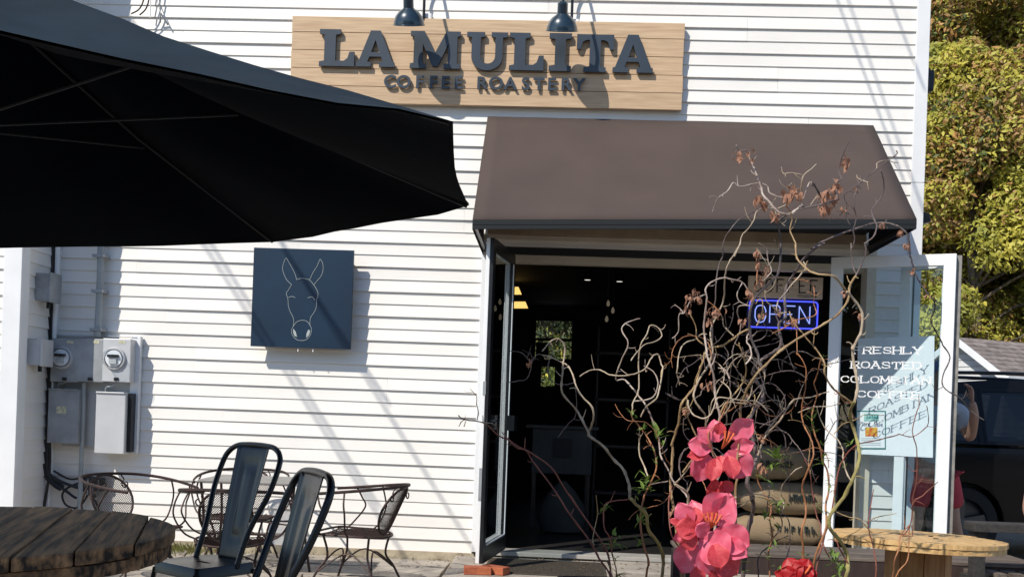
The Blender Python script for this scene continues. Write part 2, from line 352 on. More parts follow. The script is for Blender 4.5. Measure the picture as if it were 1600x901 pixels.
# ------------------------------------------------------------------ hill and trees beyond
hm = mat('hill_scrub', (0.14, 0.15, 0.04), 0.95, col2=(0.03, 0.04, 0.012), vscale=0.9, bump=1.0, bscale=2, detail=10)
mb = MB(); nx, ny = 26, 8; vs = []
for j in range(ny+1):
    for i in range(nx+1):
        x = -60 + 150*i/nx; y = 40 + 60*j/ny; t = j/ny
        vs.append((x, y + 2*noise.noise(Vector((x*.1, t*3, 1))), -0.5 + 34*min(1, t*1.6)**0.8 + 2.0*noise.noise(Vector((x*.08, t*4, 0)))))
fs = [(j*(nx+1)+i, j*(nx+1)+i+1, (j+1)*(nx+1)+i+1, (j+1)*(nx+1)+i) for j in range(ny) for i in range(nx)]
mb.add(vs, fs); tag(mb.build('wooded_hill', hm, smooth=True), kind='structure')
leafA = mat('spring_leaf', (0.58, 0.51, 0.08), 0.55, objvar=0.05, trans=(0.5,0.5,0.06), col2=(0.27, 0.28, 0.04), vscale=0.8, lo=0.35, hi=0.6, detail=3)
leafB = mat('russet_leaf', (0.55, 0.30, 0.10), 0.55, trans=(0.3,0.15,0.03), col2=(0.16, 0.11, 0.03), vscale=0.9)
leafC = mat('deep_green_leaf', (0.12, 0.16, 0.03), 0.6, trans=(0.05,0.1,0.02), col2=(0.016, 0.03, 0.008), vscale=0.8)
bark = mat('pale_bark', (0.24, 0.19, 0.14), 0.9, col2=(0.10,0.075,0.05), vscale=6, stretch=(3,3,0.6))
def tree(x, y, h, rad, nleaf, label, seed, lsz=0.14, mix=(0.56, 0.25, 0.19), base=0.1):
    r = np.random.default_rng(seed); rr = random.Random(seed)
    t = thing('leafy_tree', label, 'tree', (x, y, 0), 0, 'trees on the slope behind the shop')
    mb = MB(); mb.tube(smoothline([(0,0,-0.3),(0.1,0.05,h*.3),(-0.1,0.1,h*.6),(0.05,0,h*.95)]), list(np.linspace(h*0.022, 0.03, 13)), 8)
    mb.build('trunk', bark, t, smooth=True)
    cl = []; br = MB()
    for k in range(int(46 + h*7)):
        a = rr.uniform(0, 2*PI); zz = h*(base + (1-base)*rr.random()**0.9); rel = (zz/h-base)/(1-base)
        R = rad*(1.0 - 0.55*rel**2)*(0.45+0.55*rr.random()**0.4)
        c = Vector((math.cos(a)*R, math.sin(a)*R, zz)); cl.append((c, rr.uniform(0.6, 1.1)*rad*0.35, rr.random()))
        s = Vector((0, 0, max(0.3, zz - R*0.55)))
        m_ = (s+c)/2 + Vector((rr.uniform(-.3,.3), rr.uniform(-.3,.3), rr.uniform(-.1,.3)))
        br.tube(smoothline([s, m_, c, c + (c-m_)*0.28 + Vector((0,0,rr.uniform(-.2,.4)))], 3), list(np.linspace(0.045, 0.008, 10)), 5)
    br.build('branch', bark, t, smooth=True)
    V = []; F = []; MI = []
    cid = r.integers(0, len(cl), nleaf)
    dirs = r.normal(size=(nleaf, 3)); dirs /= np.linalg.norm(dirs, axis=1)[:, None]
    rad_ = r.random(nleaf)**0.45
    cc = np.array([c[0][:] for c in cl]); cr = np.array([c[1] for c in cl]); cm = np.array([c[2] for c in cl])
    pos = cc[cid] + dirs*(rad_*cr[cid])[:, None]*np.array([1,1,0.8])
    nrm = dirs*0.6 + r.normal(size=(nleaf,3))*0.6 + np.array([-0.35,-0.5,0.45]); nrm /= np.linalg.norm(nrm,axis=1)[:,None]
    ax = np.cross(nrm, r.normal(size=(nleaf,3))); ax /= np.linalg.norm(ax,axis=1)[:,None]; bx = np.cross(nrm, ax)
    sz = lsz*(0.5+r.random(nleaf))[:,None]
    q = np.stack([pos-ax*sz, pos-bx*sz*0.42+nrm*sz*.12, pos+ax*sz*0.9-nrm*sz*.25, pos+bx*sz*0.42+nrm*sz*.12], 1).reshape(-1,3)
    me = bpy.data.meshes.new('crown'); me.vertices.add(nleaf*4); me.vertices.foreach_set('co', q.ravel())
    me.loops.add(nleaf*4); me.loops.foreach_set('vertex_index', np.arange(nleaf*4)); me.polygons.add(nleaf)
    me.polygons.foreach_set('loop_start', np.arange(nleaf)*4); me.polygons.foreach_set('loop_total', np.full(nleaf,4))
    u = r.random(nleaf)*0.5 + cm[cid]*0.5
    mi = np.where(u < mix[0], 0, np.where(u < mix[0]+mix[1], 1, 2)); me.polygons.foreach_set('material_index', mi.astype(np.int32))
    for m_ in (leafA, leafB, leafC): me.materials.append(m_)
    me.update(); me.validate()
    o = bpy.data.objects.new('crown', me); C.objects.link(o); o.parent = t
    return t
# placed by where they stand (x right of the camera axis, distance ahead)
TR = [(12.4, 29.0, 14.5, 3.3, 190000, 'tall yellow green tree rising directly behind the corner of the shop'),
      (16.2, 30.0, 15.0, 3.6, 200000, 'tall spring tree standing above the small grey roofed house'),
      (14.2, 35.0, 21.0, 4.6, 170000, 'highest tree of the slope, at the top right of the photo'),
      (21.5, 33.0, 19.0, 4.6, 40000, 'broad tree at the far right edge, mostly outside the photo'),
      (11.75, 26.0, 10.6, 2.5, 110000, 'yellow green tree filling the gap between the two nearer crowns at the right edge'),
      (9.0, 33.0, 13.0, 3.6, 12000, 'tree mostly hidden behind the shop, seen past its right corner')]
for i, (x, d, h, r_, n, lab) in enumerate(TR):
    p = D(x, d); tree(p.x, p.y, h, r_, n, lab, 20+i, lsz=0.076 if i in (0, 1, 2, 4) else 0.14)
# the shrub seen through the back window of the shop
p = W(866, 560, -(YB+9)); 
tree(p.x, p.y, 5.5, 2.4, 26000, 'green tree seen through the back window of the shop', 77, lsz=0.07, mix=(0.12, 0.0, 0.88))

# across the street, behind the viewer: trees that the door glass reflects
for i, (x, y, h, r_) in enumerate(((-9,-30,9,3.5),(-2,-33,8,3.2),(5,-31,10,3.6),(11,-29,9,3.4),(17,-32,11,4.0),(23,-28,9,3.5),(-16,-31,10,3.8))):
    tree(x, y, h, r_, 5000, ['third','fourth','fifth','middle','second last','last','first'][i] + ' leafy tree from the left in the row across the street behind the viewer', 90+i, lsz=0.34)['group'] = 'trees across the street'
# ================================================================== SIGNS ON THE WALL
# --- big wooden sign
SG = 0.075
sgn = thing('wooden_sign', 'wide cedar plank sign with raised slab letters above the awning', 'sign', (0,0,0))
TL, TRr, BL, BR = W(457, 25, SG), W(1071, 36, SG), W(452, 161, SG), W(1065, 170, SG)
X0, X1 = (TL.x+BL.x)/2, (TRr.x+BR.x)/2; ZTs, ZBs = (TL.z+TRr.z)/2, (BL.z+BR.z)/2
hts = np.array([93, 105, 105, 102, 98.]); hts = hts/hts.sum()*(ZTs-ZBs); z = ZTs
for i, h in enumerate(hts):
    mb = MB(); mb.box((X0+0.002*(i%2), -SG, z-h+0.002), (X1-0.003*(i%3), -0.03, z-0.002)); mb.build('plank', cedar, sgn, bevel=0.0025); z -= h
mb = MB(); mb.box((X0+0.03, -0.032, ZBs+0.02), (X1-0.03, -0.018, ZTs-0.02)); mb.build('backing_board', mat('backing', (0.16,0.1,0.06), 0.8), sgn)
def GL(ch):                                     # slab-serif outlines on a 0..1 by 0..1 box: (outer polygons, hole polygons are left as gaps)
    s = 0.17
    if ch == 'L': return [[(0,0),(1,0),(1,.40),(.86,.40),(.80,.22),(.70,.15),(.46,.15),(.46,.85),(.60,.88),(.60,1),(0,1),(0,.88),(.14,.85),(.14,.15),(0,.12)]]
    if ch == 'I': return [[(0,0),(1,0),(1,.13),(.74,.16),(.74,.84),(1,.87),(1,1),(0,1),(0,.87),(.26,.84),(.26,.16),(0,.13)]]
    if ch == 'T': return [[(.20,0),(.80,0),(.80,.12),(.65,.15),(.65,.85),(.74,.85),(.84,.80),(.90,.60),(1,.60),(1,1),(0,1),(0,.60),(.10,.60),(.16,.80),(.26,.85),(.35,.85),(.35,.15),(.20,.12)]]
    if ch == 'A': return [[(0,0),(.38,0),(.38,.12),(.29,.14),(.34,.28),(.64,.28),(.69,.14),(.60,.12),(.60,0),(1,0),(1,.12),(.94,.14),(.62,1),(.36,1),(.06,.14),(0,.12)], [(.38,.40),(.60,.40),(.49,.74)]]
    if ch == 'M': return [[(0,0),(.32,0),(.32,.12),(.25,.14),(.25,.66),(.45,.06),(.56,.06),(.76,.66),(.76,.14),(.68,.12),(.68,0),(1,0),(1,.12),(.94,.14),(.94,.86),(1,.88),(1,1),(.72,1),(.50,.42),(.28,1),(0,1),(0,.88),(.07,.86),(.07,.14),(0,.12)]]
    if ch == 'U':
        o = [(0,1),(0,.88),(.12,.86),(.12,.34)]
        o += [(.5-.38*math.cos(a), .34-.36*math.sin(a)) for a in np.linspace(.15, PI-.15, 12)]
        o += [(.88,.34),(.88,.86),(1,.88),(1,1),(.60,1),(.60,.88),(.70,.86),(.70,.36)]
        o += [(.52+.18*math.cos(a), .36-.20*math.sin(a)) for a in np.linspace(.2, PI-.2, 9)]
        o += [(.34,.36),(.34,.86),(.44,.88),(.44,1)]
        return [o]
def letter(ch, px0, px1, pyt, pyb, parent, y0, t):
    a = W(px0, (pyt+pyb)/2, y0+t); b = W(px1, (pyt+pyb)/2, y0+t); zt = W((px0+px1)/2, pyt, y0+t).z; zb = W((px0+px1)/2, pyb, y0+t).z
    g = GL(ch); cu = bpy.data.curves.new('c', 'CURVE'); cu.dimensions = '2D'; cu.fill_mode = 'BOTH'; cu.extrude = t/2
    for poly in g:
        sp = cu.splines.new('POLY'); sp.points.add(len(poly)-1); sp.use_cyclic_u = True
        for k, (x, z) in enumerate(poly): sp.points[k].co = (x*(b.x-a.x), z*(zt-zb), 0, 1)
    ob = bpy.data.objects.new('c', cu); C.objects.link(ob); bpy.context.view_layer.update()
    me = bpy.data.meshes.new_from_object(ob.evaluated_get(bpy.context.evaluated_depsgraph_get()))
    mb = MB(); M = Matrix.Translation((a.x, -(y0+t/2), zb)) @ FACE
    mb.add([M @ v.co for v in me.vertices], [tuple(p.vertices) for p in me.polygons])
    bpy.data.objects.remove(ob); bpy.data.curves.remove(cu); bpy.data.meshes.remove(me)
    return mb.build('letter', letterm, parent)
for ch, a, b, t, bt in (('L',499,554,46,103.5),('A',557,617,48,104.5),('M',641,719,49,107),('U',729,793,50.5,109),('L',796,850,51.5,110),('I',858,893,52,111),('T',901,959,54,112.5),('A',958,1021,54.5,113.5)):
    letter(ch, a, b, t, bt, sgn, SG+0.012, 0.026)
for ch, cx in zip('COFFEEROASTERY', (609.5,631,655.5,677,696,716.5,753,775,797.5,821.5,842,862,884.5,905)):
    cy = 128.8 + (cx-609)*0.0165; p = W(cx, cy, SG+0.02)
    text_mb(ch, 0.142, 0.007, Matrix.Translation((p.x, -SG-0.02, p.z)) @ FACE @ Matrix.Scale(1.05, 4, (1,0,0)), 0.0035).build('letter', letterm, sgn)
# --- mule sign
MG = 0.15
a0, a1, a2 = W(396, 387.5, MG), W(551.5, 390, MG), W(393, 541, MG)
ms = thing('mule_head_sign', 'dark blue square panel with thin line drawing of a mule head', 'sign', (0,0,0))
mx0, mx1, mzt, mzb = (W(396,387,MG).x+W(392,540,MG).x)/2, (W(552,390,MG).x+W(548.5,545,MG).x)/2, (a0.z+a1.z)/2, W(470, 543, MG).z
mb = MB(); mb.box((mx0, -MG, mzb), (mx1, -MG+0.028, mzt)); mb.build('panel', navy, ms, bevel=0.002)
mb = MB(); mb.box((mx0+0.05, -MG+0.028, mzb+0.05), (mx1-0.05, -0.02, mzt-0.05)); mb.build('mounting_frame', MATS['backing'], ms)
for x in (0.47, 0.62):
    xx = mx0+(mx1-mx0)*x; mb = MB(); mb.tube([(xx, -0.12, mzb+0.06), (xx+0.004, -0.14, mzb-0.03)], 0.004, 6); mb.build('hook', trim, ms)
def mz(pts, sub=5, closed=False, r=0.0021):
    q = [W(360+x/3.919, 370+y/3.919, MG+0.002) for x, y in pts]
    mb = MB(); mb.tube(smoothline(q, sub, closed) + ([q[0]] if closed else []), r, 5); return mb
for pts in ([(375,292),(345,262),(325,220),(320,185),(330,150),(342,130),(355,150),(375,185),(395,225),(406,262)],
            [(486,262),(505,220),(530,180),(545,145),(551,138),(566,165),(567,205),(555,240),(530,270),(510,294)],
            [(406,262),(425,256),(440,253),(462,257),(486,265),(508,290),(530,325),(537,355),(528,385),(527,420),(520,450),(500,480),(490,500),(487,540)],
            [(375,292),(355,325),(343,345),(352,380),(355,420),(365,455),(383,490),(388,520),(385,550)],
            [(355,372),(370,366),(385,366),(396,372)], [(474,374),(490,368),(505,370),(517,388)],
            [(385,550),(405,522),(440,510),(470,518),(490,545),(497,570),(490,600),(470,625),(445,634),(410,630),(385,608),(375,585),(378,560),(385,550)]):
    mz(pts).build('drawn_line', white_line, ms)
for s_ in ([(385,560),(400,580),(408,612),(392,605),(384,585)], [(478,566),(489,575),(482,600),(464,618),(466,590)]):
    mb = MB(); mb.face([W(360+x/3.919, 370+y/3.919, MG+0.0015) for x, y in s_]); mb.build('nostril', white_line, ms)
# --- gooseneck lamps
def lamp(px, py, label):
    dp = 0.36
    c = W(px, py, dp)                            # rim centre
    t = thing('gooseneck_lamp', label, 'lamp', (c.x, -0.02, c.z+0.30), 0, 'gooseneck lamps above the sign'); O = Vector((c.x, -0.02, c.z+0.30))
    tilt = Matrix.Rotation(math.radians(24), 4, 'X')
    M = Matrix.Translation(c - O) @ tilt
    R = 0.122
    prof = [(R+0.006, -0.004), (R+0.006, 0.002), (R, 0.004), (R*.97, 0.03), (R*.86, 0.065), (R*.66, 0.095), (R*.42, 0.115), (R*.34, 0.125), (R*.33, 0.20), (R*.20, 0.215), (0.001, 0.217)]
    mb = MB(); mb.lathe(prof, 32, M); mb.lathe([(R+0.003,-0.004),(R*.95,0.028),(R*.8,0.062),(R*.5,0.09),(0.01,0.1)], 32, M); mb.build('lamp_shade', mat('slate_lamp_enamel', (0.012, 0.030, 0.05), 0.3, 0.1, coat=0.5), t, smooth=True)
    mb = MB(); mb.lathe([(0.001,0.045),(0.03,0.05),(0.035,0.075),(0.02,0.1)], 16, M); mb.build('bulb', mat('bulb_glass', (0.7,0.7,0.65), 0.3), t, smooth=True)
    top = M @ Vector((0,0,0.21)); wx = 0.075
    mb = MB(); mb.tube(smoothline([top, top+Vector((0.01,0.0,0.14)), top+Vector((0.03,0.10,0.26)), Vector((wx,-0.14,0.30)), Vector((wx,-0.06,0.12)), Vector((wx,-0.05,-0.14)), Vector((wx,-0.02,-0.17))], 6), 0.012, 8); mb.build('arm', black_metal, t, smooth=True)
    mb = MB(); mb.box((wx-0.072,-0.03,-0.255),(wx+0.062,0.0,-0.085)); mb.build('mounting_block', trim, t, bevel=0.012)
    mb = MB(); mb.lathe([(0.001,0.0),(0.045,0.0),(0.045,0.02),(0.001,0.025)], 20, Matrix.Translation((wx,-0.03,-0.17)) @ Matrix.Rotation(PI/2,4,'X')); mb.build('wall_plate', black_metal, t, smooth=True)
lamp(639, 39, 'left one of the two dark gooseneck lamps, over the letter M')
lamp(878, 48, 'right one of the two dark gooseneck lamps, over the letter I')
# --- awning
aw = thing('awning', 'sloping brown fabric awning over the open door', 'awning', (0,0,0))
AX0, AX1, AZT, AZB, AP = -0.63, 2.50, 3.70, 2.60, 1.12
def zb(x): return AZB + 0.09*(x-AX0)/(AX1-AX0)
def slab(mb, x0, x1, y0, y1, a, b):
    vs = [(x, y, zb(x)+h) for x in (x0, x1) for y in (y0, y1) for h in (a, b)]; mb.add(vs, [(0,1,3,2),(4,6,7,5),(0,4,5,1),(2,3,7,6),(0,2,6,4),(1,5,7,3)])
nx, ny = 30, 12; mb = MB(); vs = []
for j in range(ny+1):
    for i in range(nx+1):
        u, v = i/nx, j/ny; sag = -0.010*math.sin(u*PI*4)**2*math.sin(v*PI) + 0.004*noise.noise(Vector((u*6, v*4, 2)))
        vs.append((AX0+(AX1-AX0)*u, -0.03-(AP-0.03)*v, AZT-(AZT-zb(AX0+(AX1-AX0)*u)-0.05)*v + sag))
mb.add(vs, [(j*(nx+1)+i, j*(nx+1)+i+1, (j+1)*(nx+1)+i+1, (j+1)*(nx+1)+i) for j in range(ny) for i in range(nx)])
o = mb.build('canopy', awn, aw, smooth=True); md = o.modifiers.new('thick', 'SOLIDIFY'); md.thickness = 0.004; md.offset = -1
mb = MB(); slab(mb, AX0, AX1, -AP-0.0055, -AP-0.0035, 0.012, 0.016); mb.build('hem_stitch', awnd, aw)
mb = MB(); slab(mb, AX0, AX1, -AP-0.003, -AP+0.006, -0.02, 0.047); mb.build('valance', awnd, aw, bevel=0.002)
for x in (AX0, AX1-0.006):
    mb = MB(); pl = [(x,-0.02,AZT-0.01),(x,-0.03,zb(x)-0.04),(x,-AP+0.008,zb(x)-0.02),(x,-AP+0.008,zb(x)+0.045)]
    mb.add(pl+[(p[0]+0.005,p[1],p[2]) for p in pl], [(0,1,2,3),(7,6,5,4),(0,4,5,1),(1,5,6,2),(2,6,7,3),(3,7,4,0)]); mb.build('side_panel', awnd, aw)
mb = MB()
for (a, b) in (((AX0+0.02,-AP+0.03,AZB+.01),(AX1-0.02,-AP+0.03,zb(AX1)+.01)), ((AX0+0.02,-0.05,AZB),(AX0+0.02,-AP+0.03,AZB+.01)), ((AX1-0.02,-0.05,zb(AX1)),(AX1-0.02,-AP+0.03,zb(AX1)+.01)), ((AX0+0.02,-0.05,AZT-0.06),(AX1-0.02,-0.05,AZT-0.06))): mb.bar(a, b, 0.025, 0.025)
for k in range(1,4):
    x = AX0+(AX1-AX0)*k/4; mb.bar((x,-0.05,AZT-0.07),(x,-AP+0.03,zb(x)+0.015), 0.025, 0.025)
mb.build('frame', bronze, aw)
mb = MB(); mb.box((AX0+0.04, -0.09, AZB+0.128), (AX1-0.04, -0.06, AZB+0.26)); mb.build('rear_board', awnin, aw)
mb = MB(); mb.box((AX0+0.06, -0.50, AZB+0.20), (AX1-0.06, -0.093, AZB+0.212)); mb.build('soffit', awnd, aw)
# --- security light on the right corner
t = thing('wall_floodlight', 'small black light fixed high on the right corner of the shop', 'lamp', (XR, 0.10, 4.12))
mb = MB(); mb.box((0.0,-0.04,-0.10),(0.08,0.05,0.07)); mb.build('housing', black_metal, t, bevel=0.012)
mb = MB(); mb.box((0.0,-0.09,0.02),(0.03,-0.04,0.06)); mb.build('bracket', black_metal, t)
t = thing('side_vent', 'small dark hood low on the right corner beside the awning end', 'vent', (XR, 0.1, 2.98))
mb = MB(); mb.prism([(0,-0.06),(0.075,-0.04),(0.06,0.02),(0,0.05)], 0.1, Matrix.Identity(4)); mb.build('hood', black_metal, t, bevel=0.006)

# ================================================================== FOLDING DOOR
def leaf(A, B, z0, z1, label, front, back, name='door_leaf', st=0.085, rail=0.085, brail=0.13, glass_m=door_glass):
    """a glazed leaf from A (hinge or free edge) to B; 'front' is the face seen on the -n side"""
    A = Vector((A[0], A[1], 0)); B = Vector((B[0], B[1], 0)); L = (B-A).length; ang = math.atan2((B-A).y, (B-A).x)
    t = tag(bpy.data.objects.new(name, None), label=label); C.objects.link(t); t.parent = shop
    t.location = (A.x, A.y-0.05, 0); t.rotation_euler = (0,0,ang)
    for nm, y0, y1, m in (('outer_frame', -0.028, 0.0, front), ('inner_frame', 0.001, 0.028, back)):
        mb = MB()
        mb.box((0,y0,z0),(st,y1,z1)); mb.box((L-st,y0,z0),(L,y1,z1)); mb.box((st,y0,z1-rail),(L-st,y1,z1)); mb.box((st,y0,z0),(L-st,y1,z0+brail))
        mb.build(nm, m, t, bevel=0.003)
    mb = MB(); mb.face([(st,0,z0+brail),(L-st,0,z0+brail),(L-st,0,z1-rail),(st,0,z1-rail)]); mb.build('glass', glass_m, t)
    return t, L
cg = lambda px, py, d: (P(px,py,d).x, P(px,py,d).y)
hinge = cg(793.0, 620, 8.40); nearL = cg(757.5, 620, 7.56)
lf1, L1 = leaf(hinge, nearL, 0.155, 2.56, 'dark framed door leaf standing open towards the viewer', trim, bronze)
# white bead on the inside of the hinge stile and the edge strip
mb = MB(); mb.box((0.085, 0.0285, 0.29), (0.10, 0.036, 2.47)); mb.box((0.10,0.0285,0.28),(L1-0.09,0.036,0.292)); mb.build('glazing_bead', trim, lf1)
mb = MB(); mb.box((L1-0.075,0.028,1.10),(L1-0.03,0.034,1.32)); mb.tube([(L1-0.05,0.034,1.21),(L1-0.05,0.075,1.21),(L1-0.16,0.08,1.21)], 0.009, 8); mb.build('handle', black_metal, lf1)
for bb in (((L1+0.001,-0.022,0.62),(L1+0.004,0.0,0.86)), ((L1+0.001,-0.016,1.4),(L1+0.004,0.006,1.5))): mb = MB(); mb.box(*bb); mb.build('lock_plate', grey_metal, lf1)
mb = MB(); mb.box((0.10,0.05,1.13),(0.24,0.11,1.25)); mb.build('door_closer_block', black_metal, lf1)
free = P(1291, 650, 7.93); fold = P(1486, 650, 7.54); jam = Vector((OX1-0.02, -0.12, 0))
lf2, L2 = leaf((free.x, free.y), (fold.x, fold.y), 0.155, 2.56, 'white door leaf folded outwards with white slab lettering', trim, trim)
mb = MB(); mb.box((L2+0.0, 0.03, 0.16),(L2+0.035,0.06,2.555)); mb.build('hinge_strip', mat('hinge_grey', (0.25,0.24,0.22), 0.6, var=0.3, vscale=20), lf2)
fold2 = fold + Vector((0.02, 0.07, 0))
jam = fold2 + (jam - fold2).normalized()*0.90
lf3, L3 = leaf((jam.x, jam.y), (fold2.x, fold2.y), 0.155, 2.56, 'second folded door leaf behind, carrying a white poster', trim, bronze)
# poster on the second leaf
def onleaf(px, py, o, e=0.0):                    # intersect a ray with the leaf's plane, in its own axes
    M = Matrix.Translation(o.location + Vector((0,0.05,0))) @ Matrix.Rotation(o.rotation_euler.z, 4, 'Z'); n = M.to_3x3() @ Vector((0,1,0)); q = M @ Vector((0, e, 0))
    r = ray(px, py); t = (q-CAM).dot(n)/r.dot(n); return M.inverted() @ (CAM + r*t)
e = -0.034
po = thing('poster', 'large white poster taped behind the lettered glass door', 'poster', (0,0,0))
po.matrix_world = Matrix.Translation(lf3.location + Vector((0,0.05,0))) @ Matrix.Rotation(lf3.rotation_euler.z, 4, 'Z')
q = [onleaf(x, y, lf3, e) for x, y in ((1340.5,528.5),(1460,524.5),(1457.5,714.5),(1338,708.5))]
mb = MB(); mb.add([q[3], q[2], q[1], q[0]] + [p+Vector((0,0.003,0)) for p in (q[3],q[2],q[1],q[0])], [(0,1,2,3),(7,6,5,4),(0,4,5,1),(1,5,6,2),(2,6,7,3),(3,7,4,0)]); mb.build('sheet', paper, po)
fl = thing('flyer', 'small plant sale flyer with teal border on the lower left of the poster', 'flyer', (0,0,0)); fl.matrix_world = po.matrix_world
def fq(x0,y0,x1,y1,ee,m,nm):
    q = [onleaf(x, y, lf3, ee) for x, y in ((x0,y1),(x1,y1+0.3),(x1,y0+0.3),(x0,y0))]; mb = MB(); mb.face(q); return mb.build(nm, m, fl)
teal = mat('teal_ink', (0.03,0.20,0.20), 0.6)
fq(1337.5,641,1384,701,e-0.004,teal,'border'); fq(1339,643,1382.5,699,e-0.006,paper,'paper')
fq(1350,646,1373,657.5,e-0.008,mat('pale_teal_ink',(0.25,0.5,0.5),0.6),'masthead')
mb = MB()
for k in range(5):
    x = 1353+k*4; mb.face([onleaf(a,b,lf3,e-0.010) for a,b in ((x,653),(x+4,653),(x+2,648+(k%2)))])
mb.build('tree_logo', teal, fl)
fq(1352,667,1371,681,e-0.008,mat('flower_picture',(0.75,0.50,0.05),0.6,col2=(0.6,0.08,0.02),vscale=30),'picture')
cc = onleaf(1361,662.3,lf3,e-0.008)
for wd_, dx_ in (('Plant', -0.055), ('Sale', 0.065)): text_mb(wd_, 0.052, 0.0, Matrix.Translation(cc+Vector((dx_,0,0))) @ FACE).build('lettering', mat('ink_blue',(0.05,0.07,0.2),0.6), fl)
mb = MB()
for yy in (684,687,691,694): mb.face([onleaf(a,b,lf3,e-0.008) for a,b in ((1345,yy+.8),(1376,yy+1.0),(1376,yy),(1345,yy-.2))])
mb.build('small_print', mat('grey_ink',(0.5,0.52,0.55),0.6), fl)
# slab lettering on the outer leaf
STR = {'F':[[(0,0),(0,1),(.9,1)],[(0,.52),(.65,.52)]], 'R':[[(0,0),(0,1),(.7,1),(.85,.88),(.85,.64),(.7,.5),(0,.5)],[(.5,.5),(.9,0)]],
 'E':[[(.9,0),(0,0),(0,1),(.9,1)],[(0,.52),(.65,.52)]], 'S':[[(.85,.78),(.7,.97),(.2,.97),(.05,.8),(.15,.58),(.8,.42),(.9,.2),(.72,.03),(.2,.03),(.03,.2)]],
 'H':[[(0,0),(0,1)],[(.9,0),(.9,1)],[(0,.5),(.9,.5)]], 'L':[[(0,1),(0,0),(.9,0),(.9,.2)]], 'Y':[[(0,1),(.45,.48),(.9,1)],[(.45,.48),(.45,0)]],
 'O':[[(.45,1),(.15,.93),(0,.7),(0,.3),(.15,.07),(.45,0),(.75,.07),(.9,.3),(.9,.7),(.75,.93),(.45,1)]], 'A':[[(0,0),(.45,1),(.9,0)],[(.2,.36),(.7,.36)]],
 'T':[[(.45,0),(.45,1)],[(0,.75),(0,1),(.9,1),(.9,.75)]], 'D':[[(0,0),(0,1),(.6,1),(.85,.8),(.85,.2),(.6,0),(0,0)]], 'C':[[(.88,.75),(.7,.97),(.3,.97),(.05,.75),(0,.5),(.05,.25),(.3,.03),(.7,.03),(.9,.25)]],
 'M':[[(0,0),(0.05,1),(.47,.2),(.89,1),(.94,0)]], 'B':[[(0,0),(0,1),(.65,1),(.8,.87),(.8,.65),(.65,.52),(0,.52)],[(.65,.52),(.88,.38),(.88,.15),(.7,0),(0,0)]], 'I':[[(.45,0),(.45,1)]], 'N':[[(0,0),(0,1),(.9,0),(.9,1)]],
 'P':[[(0,0),(0,1),(.7,1),(.85,.88),(.85,.64),(.7,.5),(0,.5)]]}
SERF = {'F':[(0,0),(0,1)],'R':[(0,0),(.9,0),(0,1)],'E':[(0,0),(0,1)],'H':[(0,0),(0,1),(.9,0),(.9,1)],'L':[(0,0),(0,1)],'Y':[(0,1),(.9,1),(.45,0)],'A':[(0,0),(.9,0),(.4,1)],'T':[(.45,0)],'M':[(0,0),(.94,0),(0,1),(.94,1)],'I':[(.45,0),(.45,1)],'N':[(0,0),(0,1),(.9,1)],'D':[(0,0),(0,1)],'B':[(0,0),(0,1)],'S':[],'C':[],'O':[]}
def slab_text(word, pxa, pxb, pyc, capx, o, ee, m):
    n = len(word); a = onleaf(pxa, pyc, o, ee); b = onleaf(pxb, pyc, o, ee); h = capx/1600*7.75; z = (a.z+b.z)/2; step = (b.x-a.x)/n
    mb = MB()
    for k, ch in enumerate(word):
        x0 = a.x + step*(k+0.09); wl = step*0.80/0.94
        tp = lambda p: Vector((x0 + p[0]*wl, ee, z - h/2 + p[1]*h))
        for poly in STR[ch]:
            for p1, p2 in zip(poly, poly[1:]):
                p, q = tp(p1), tp(p2); d = (q-p).normalized(); vert = abs(d.z)
                wd = 0.0055 + 0.0045*vert; nn = Vector((-d.z, 0, d.x))*wd/2; p = p - d*0.003; q = q + d*0.003
                mb.face([p+nn, p-nn, q-nn, q+nn])
        for s_ in SERF[ch]:
            p = tp(s_); zz = p.z + (-0.003 if s_[1] == 0 else 0.003); mb.face([Vector((p.x-wl*.2, ee, zz-0.0035)), Vector((p.x+wl*.2, ee, zz-0.0035)), Vector((p.x+wl*.2, ee, zz+0.0035)), Vector((p.x-wl*.2, ee, zz+0.0035))])
    return mb.build('lettering', m, o)
vw = mat('white_vinyl_lettering', (0.82,0.82,0.82), 0.5)
for wd, a, b, y in (('FRESHLY',1333,1442,547),('ROASTED',1329,1442,570),('COLOMBIAN',1313,1456,593),('COFFEE',1338,1441,616)):
    slab_text(wd, a, b, y, 9.5, lf2, -0.006, vw)

# ================================================================== DOORWAY, STEP, MATS
mb = MB(); pts = [(-0.76,-0.07),(-0.76,-1.25),(0.48,-1.3),(0.48,-0.07)]
mb.add([(x,y,0.0) for x,y in pts]+[(x,y,0.088) for x,y in pts], [(4,5,6,7),(0,1,5,4),(1,2,6,5),(2,3,7,6),(3,0,4,7)]); tag(mb.build('door_step', concrete, bevel=0.01), kind='structure')
mb = MB(); mb.box((0.495,-0.62,0),(2.7,-0.07,0.10)); tag(mb.build('door_step', concrete, bevel=0.01), kind='structure')
mt = thing('door_mat', 'dark ribbed rubber mat lying in front of the doorway', 'mat', (-0.02,-0.55,0.09), -0.02)
mb = MB(); mb.box((-0.46,-0.35,0),(0.46,0.35,0.008)); mb.build('backing', matm, mt, bevel=0.003)
mb = MB()
for k in range(46):
    y = -0.33+k*0.0147; mb.box((-0.44,y,0.008),(0.44,y+0.006,0.013))
o = mb.build('ribs', matm, mt); o['kind'] = 'stuff'
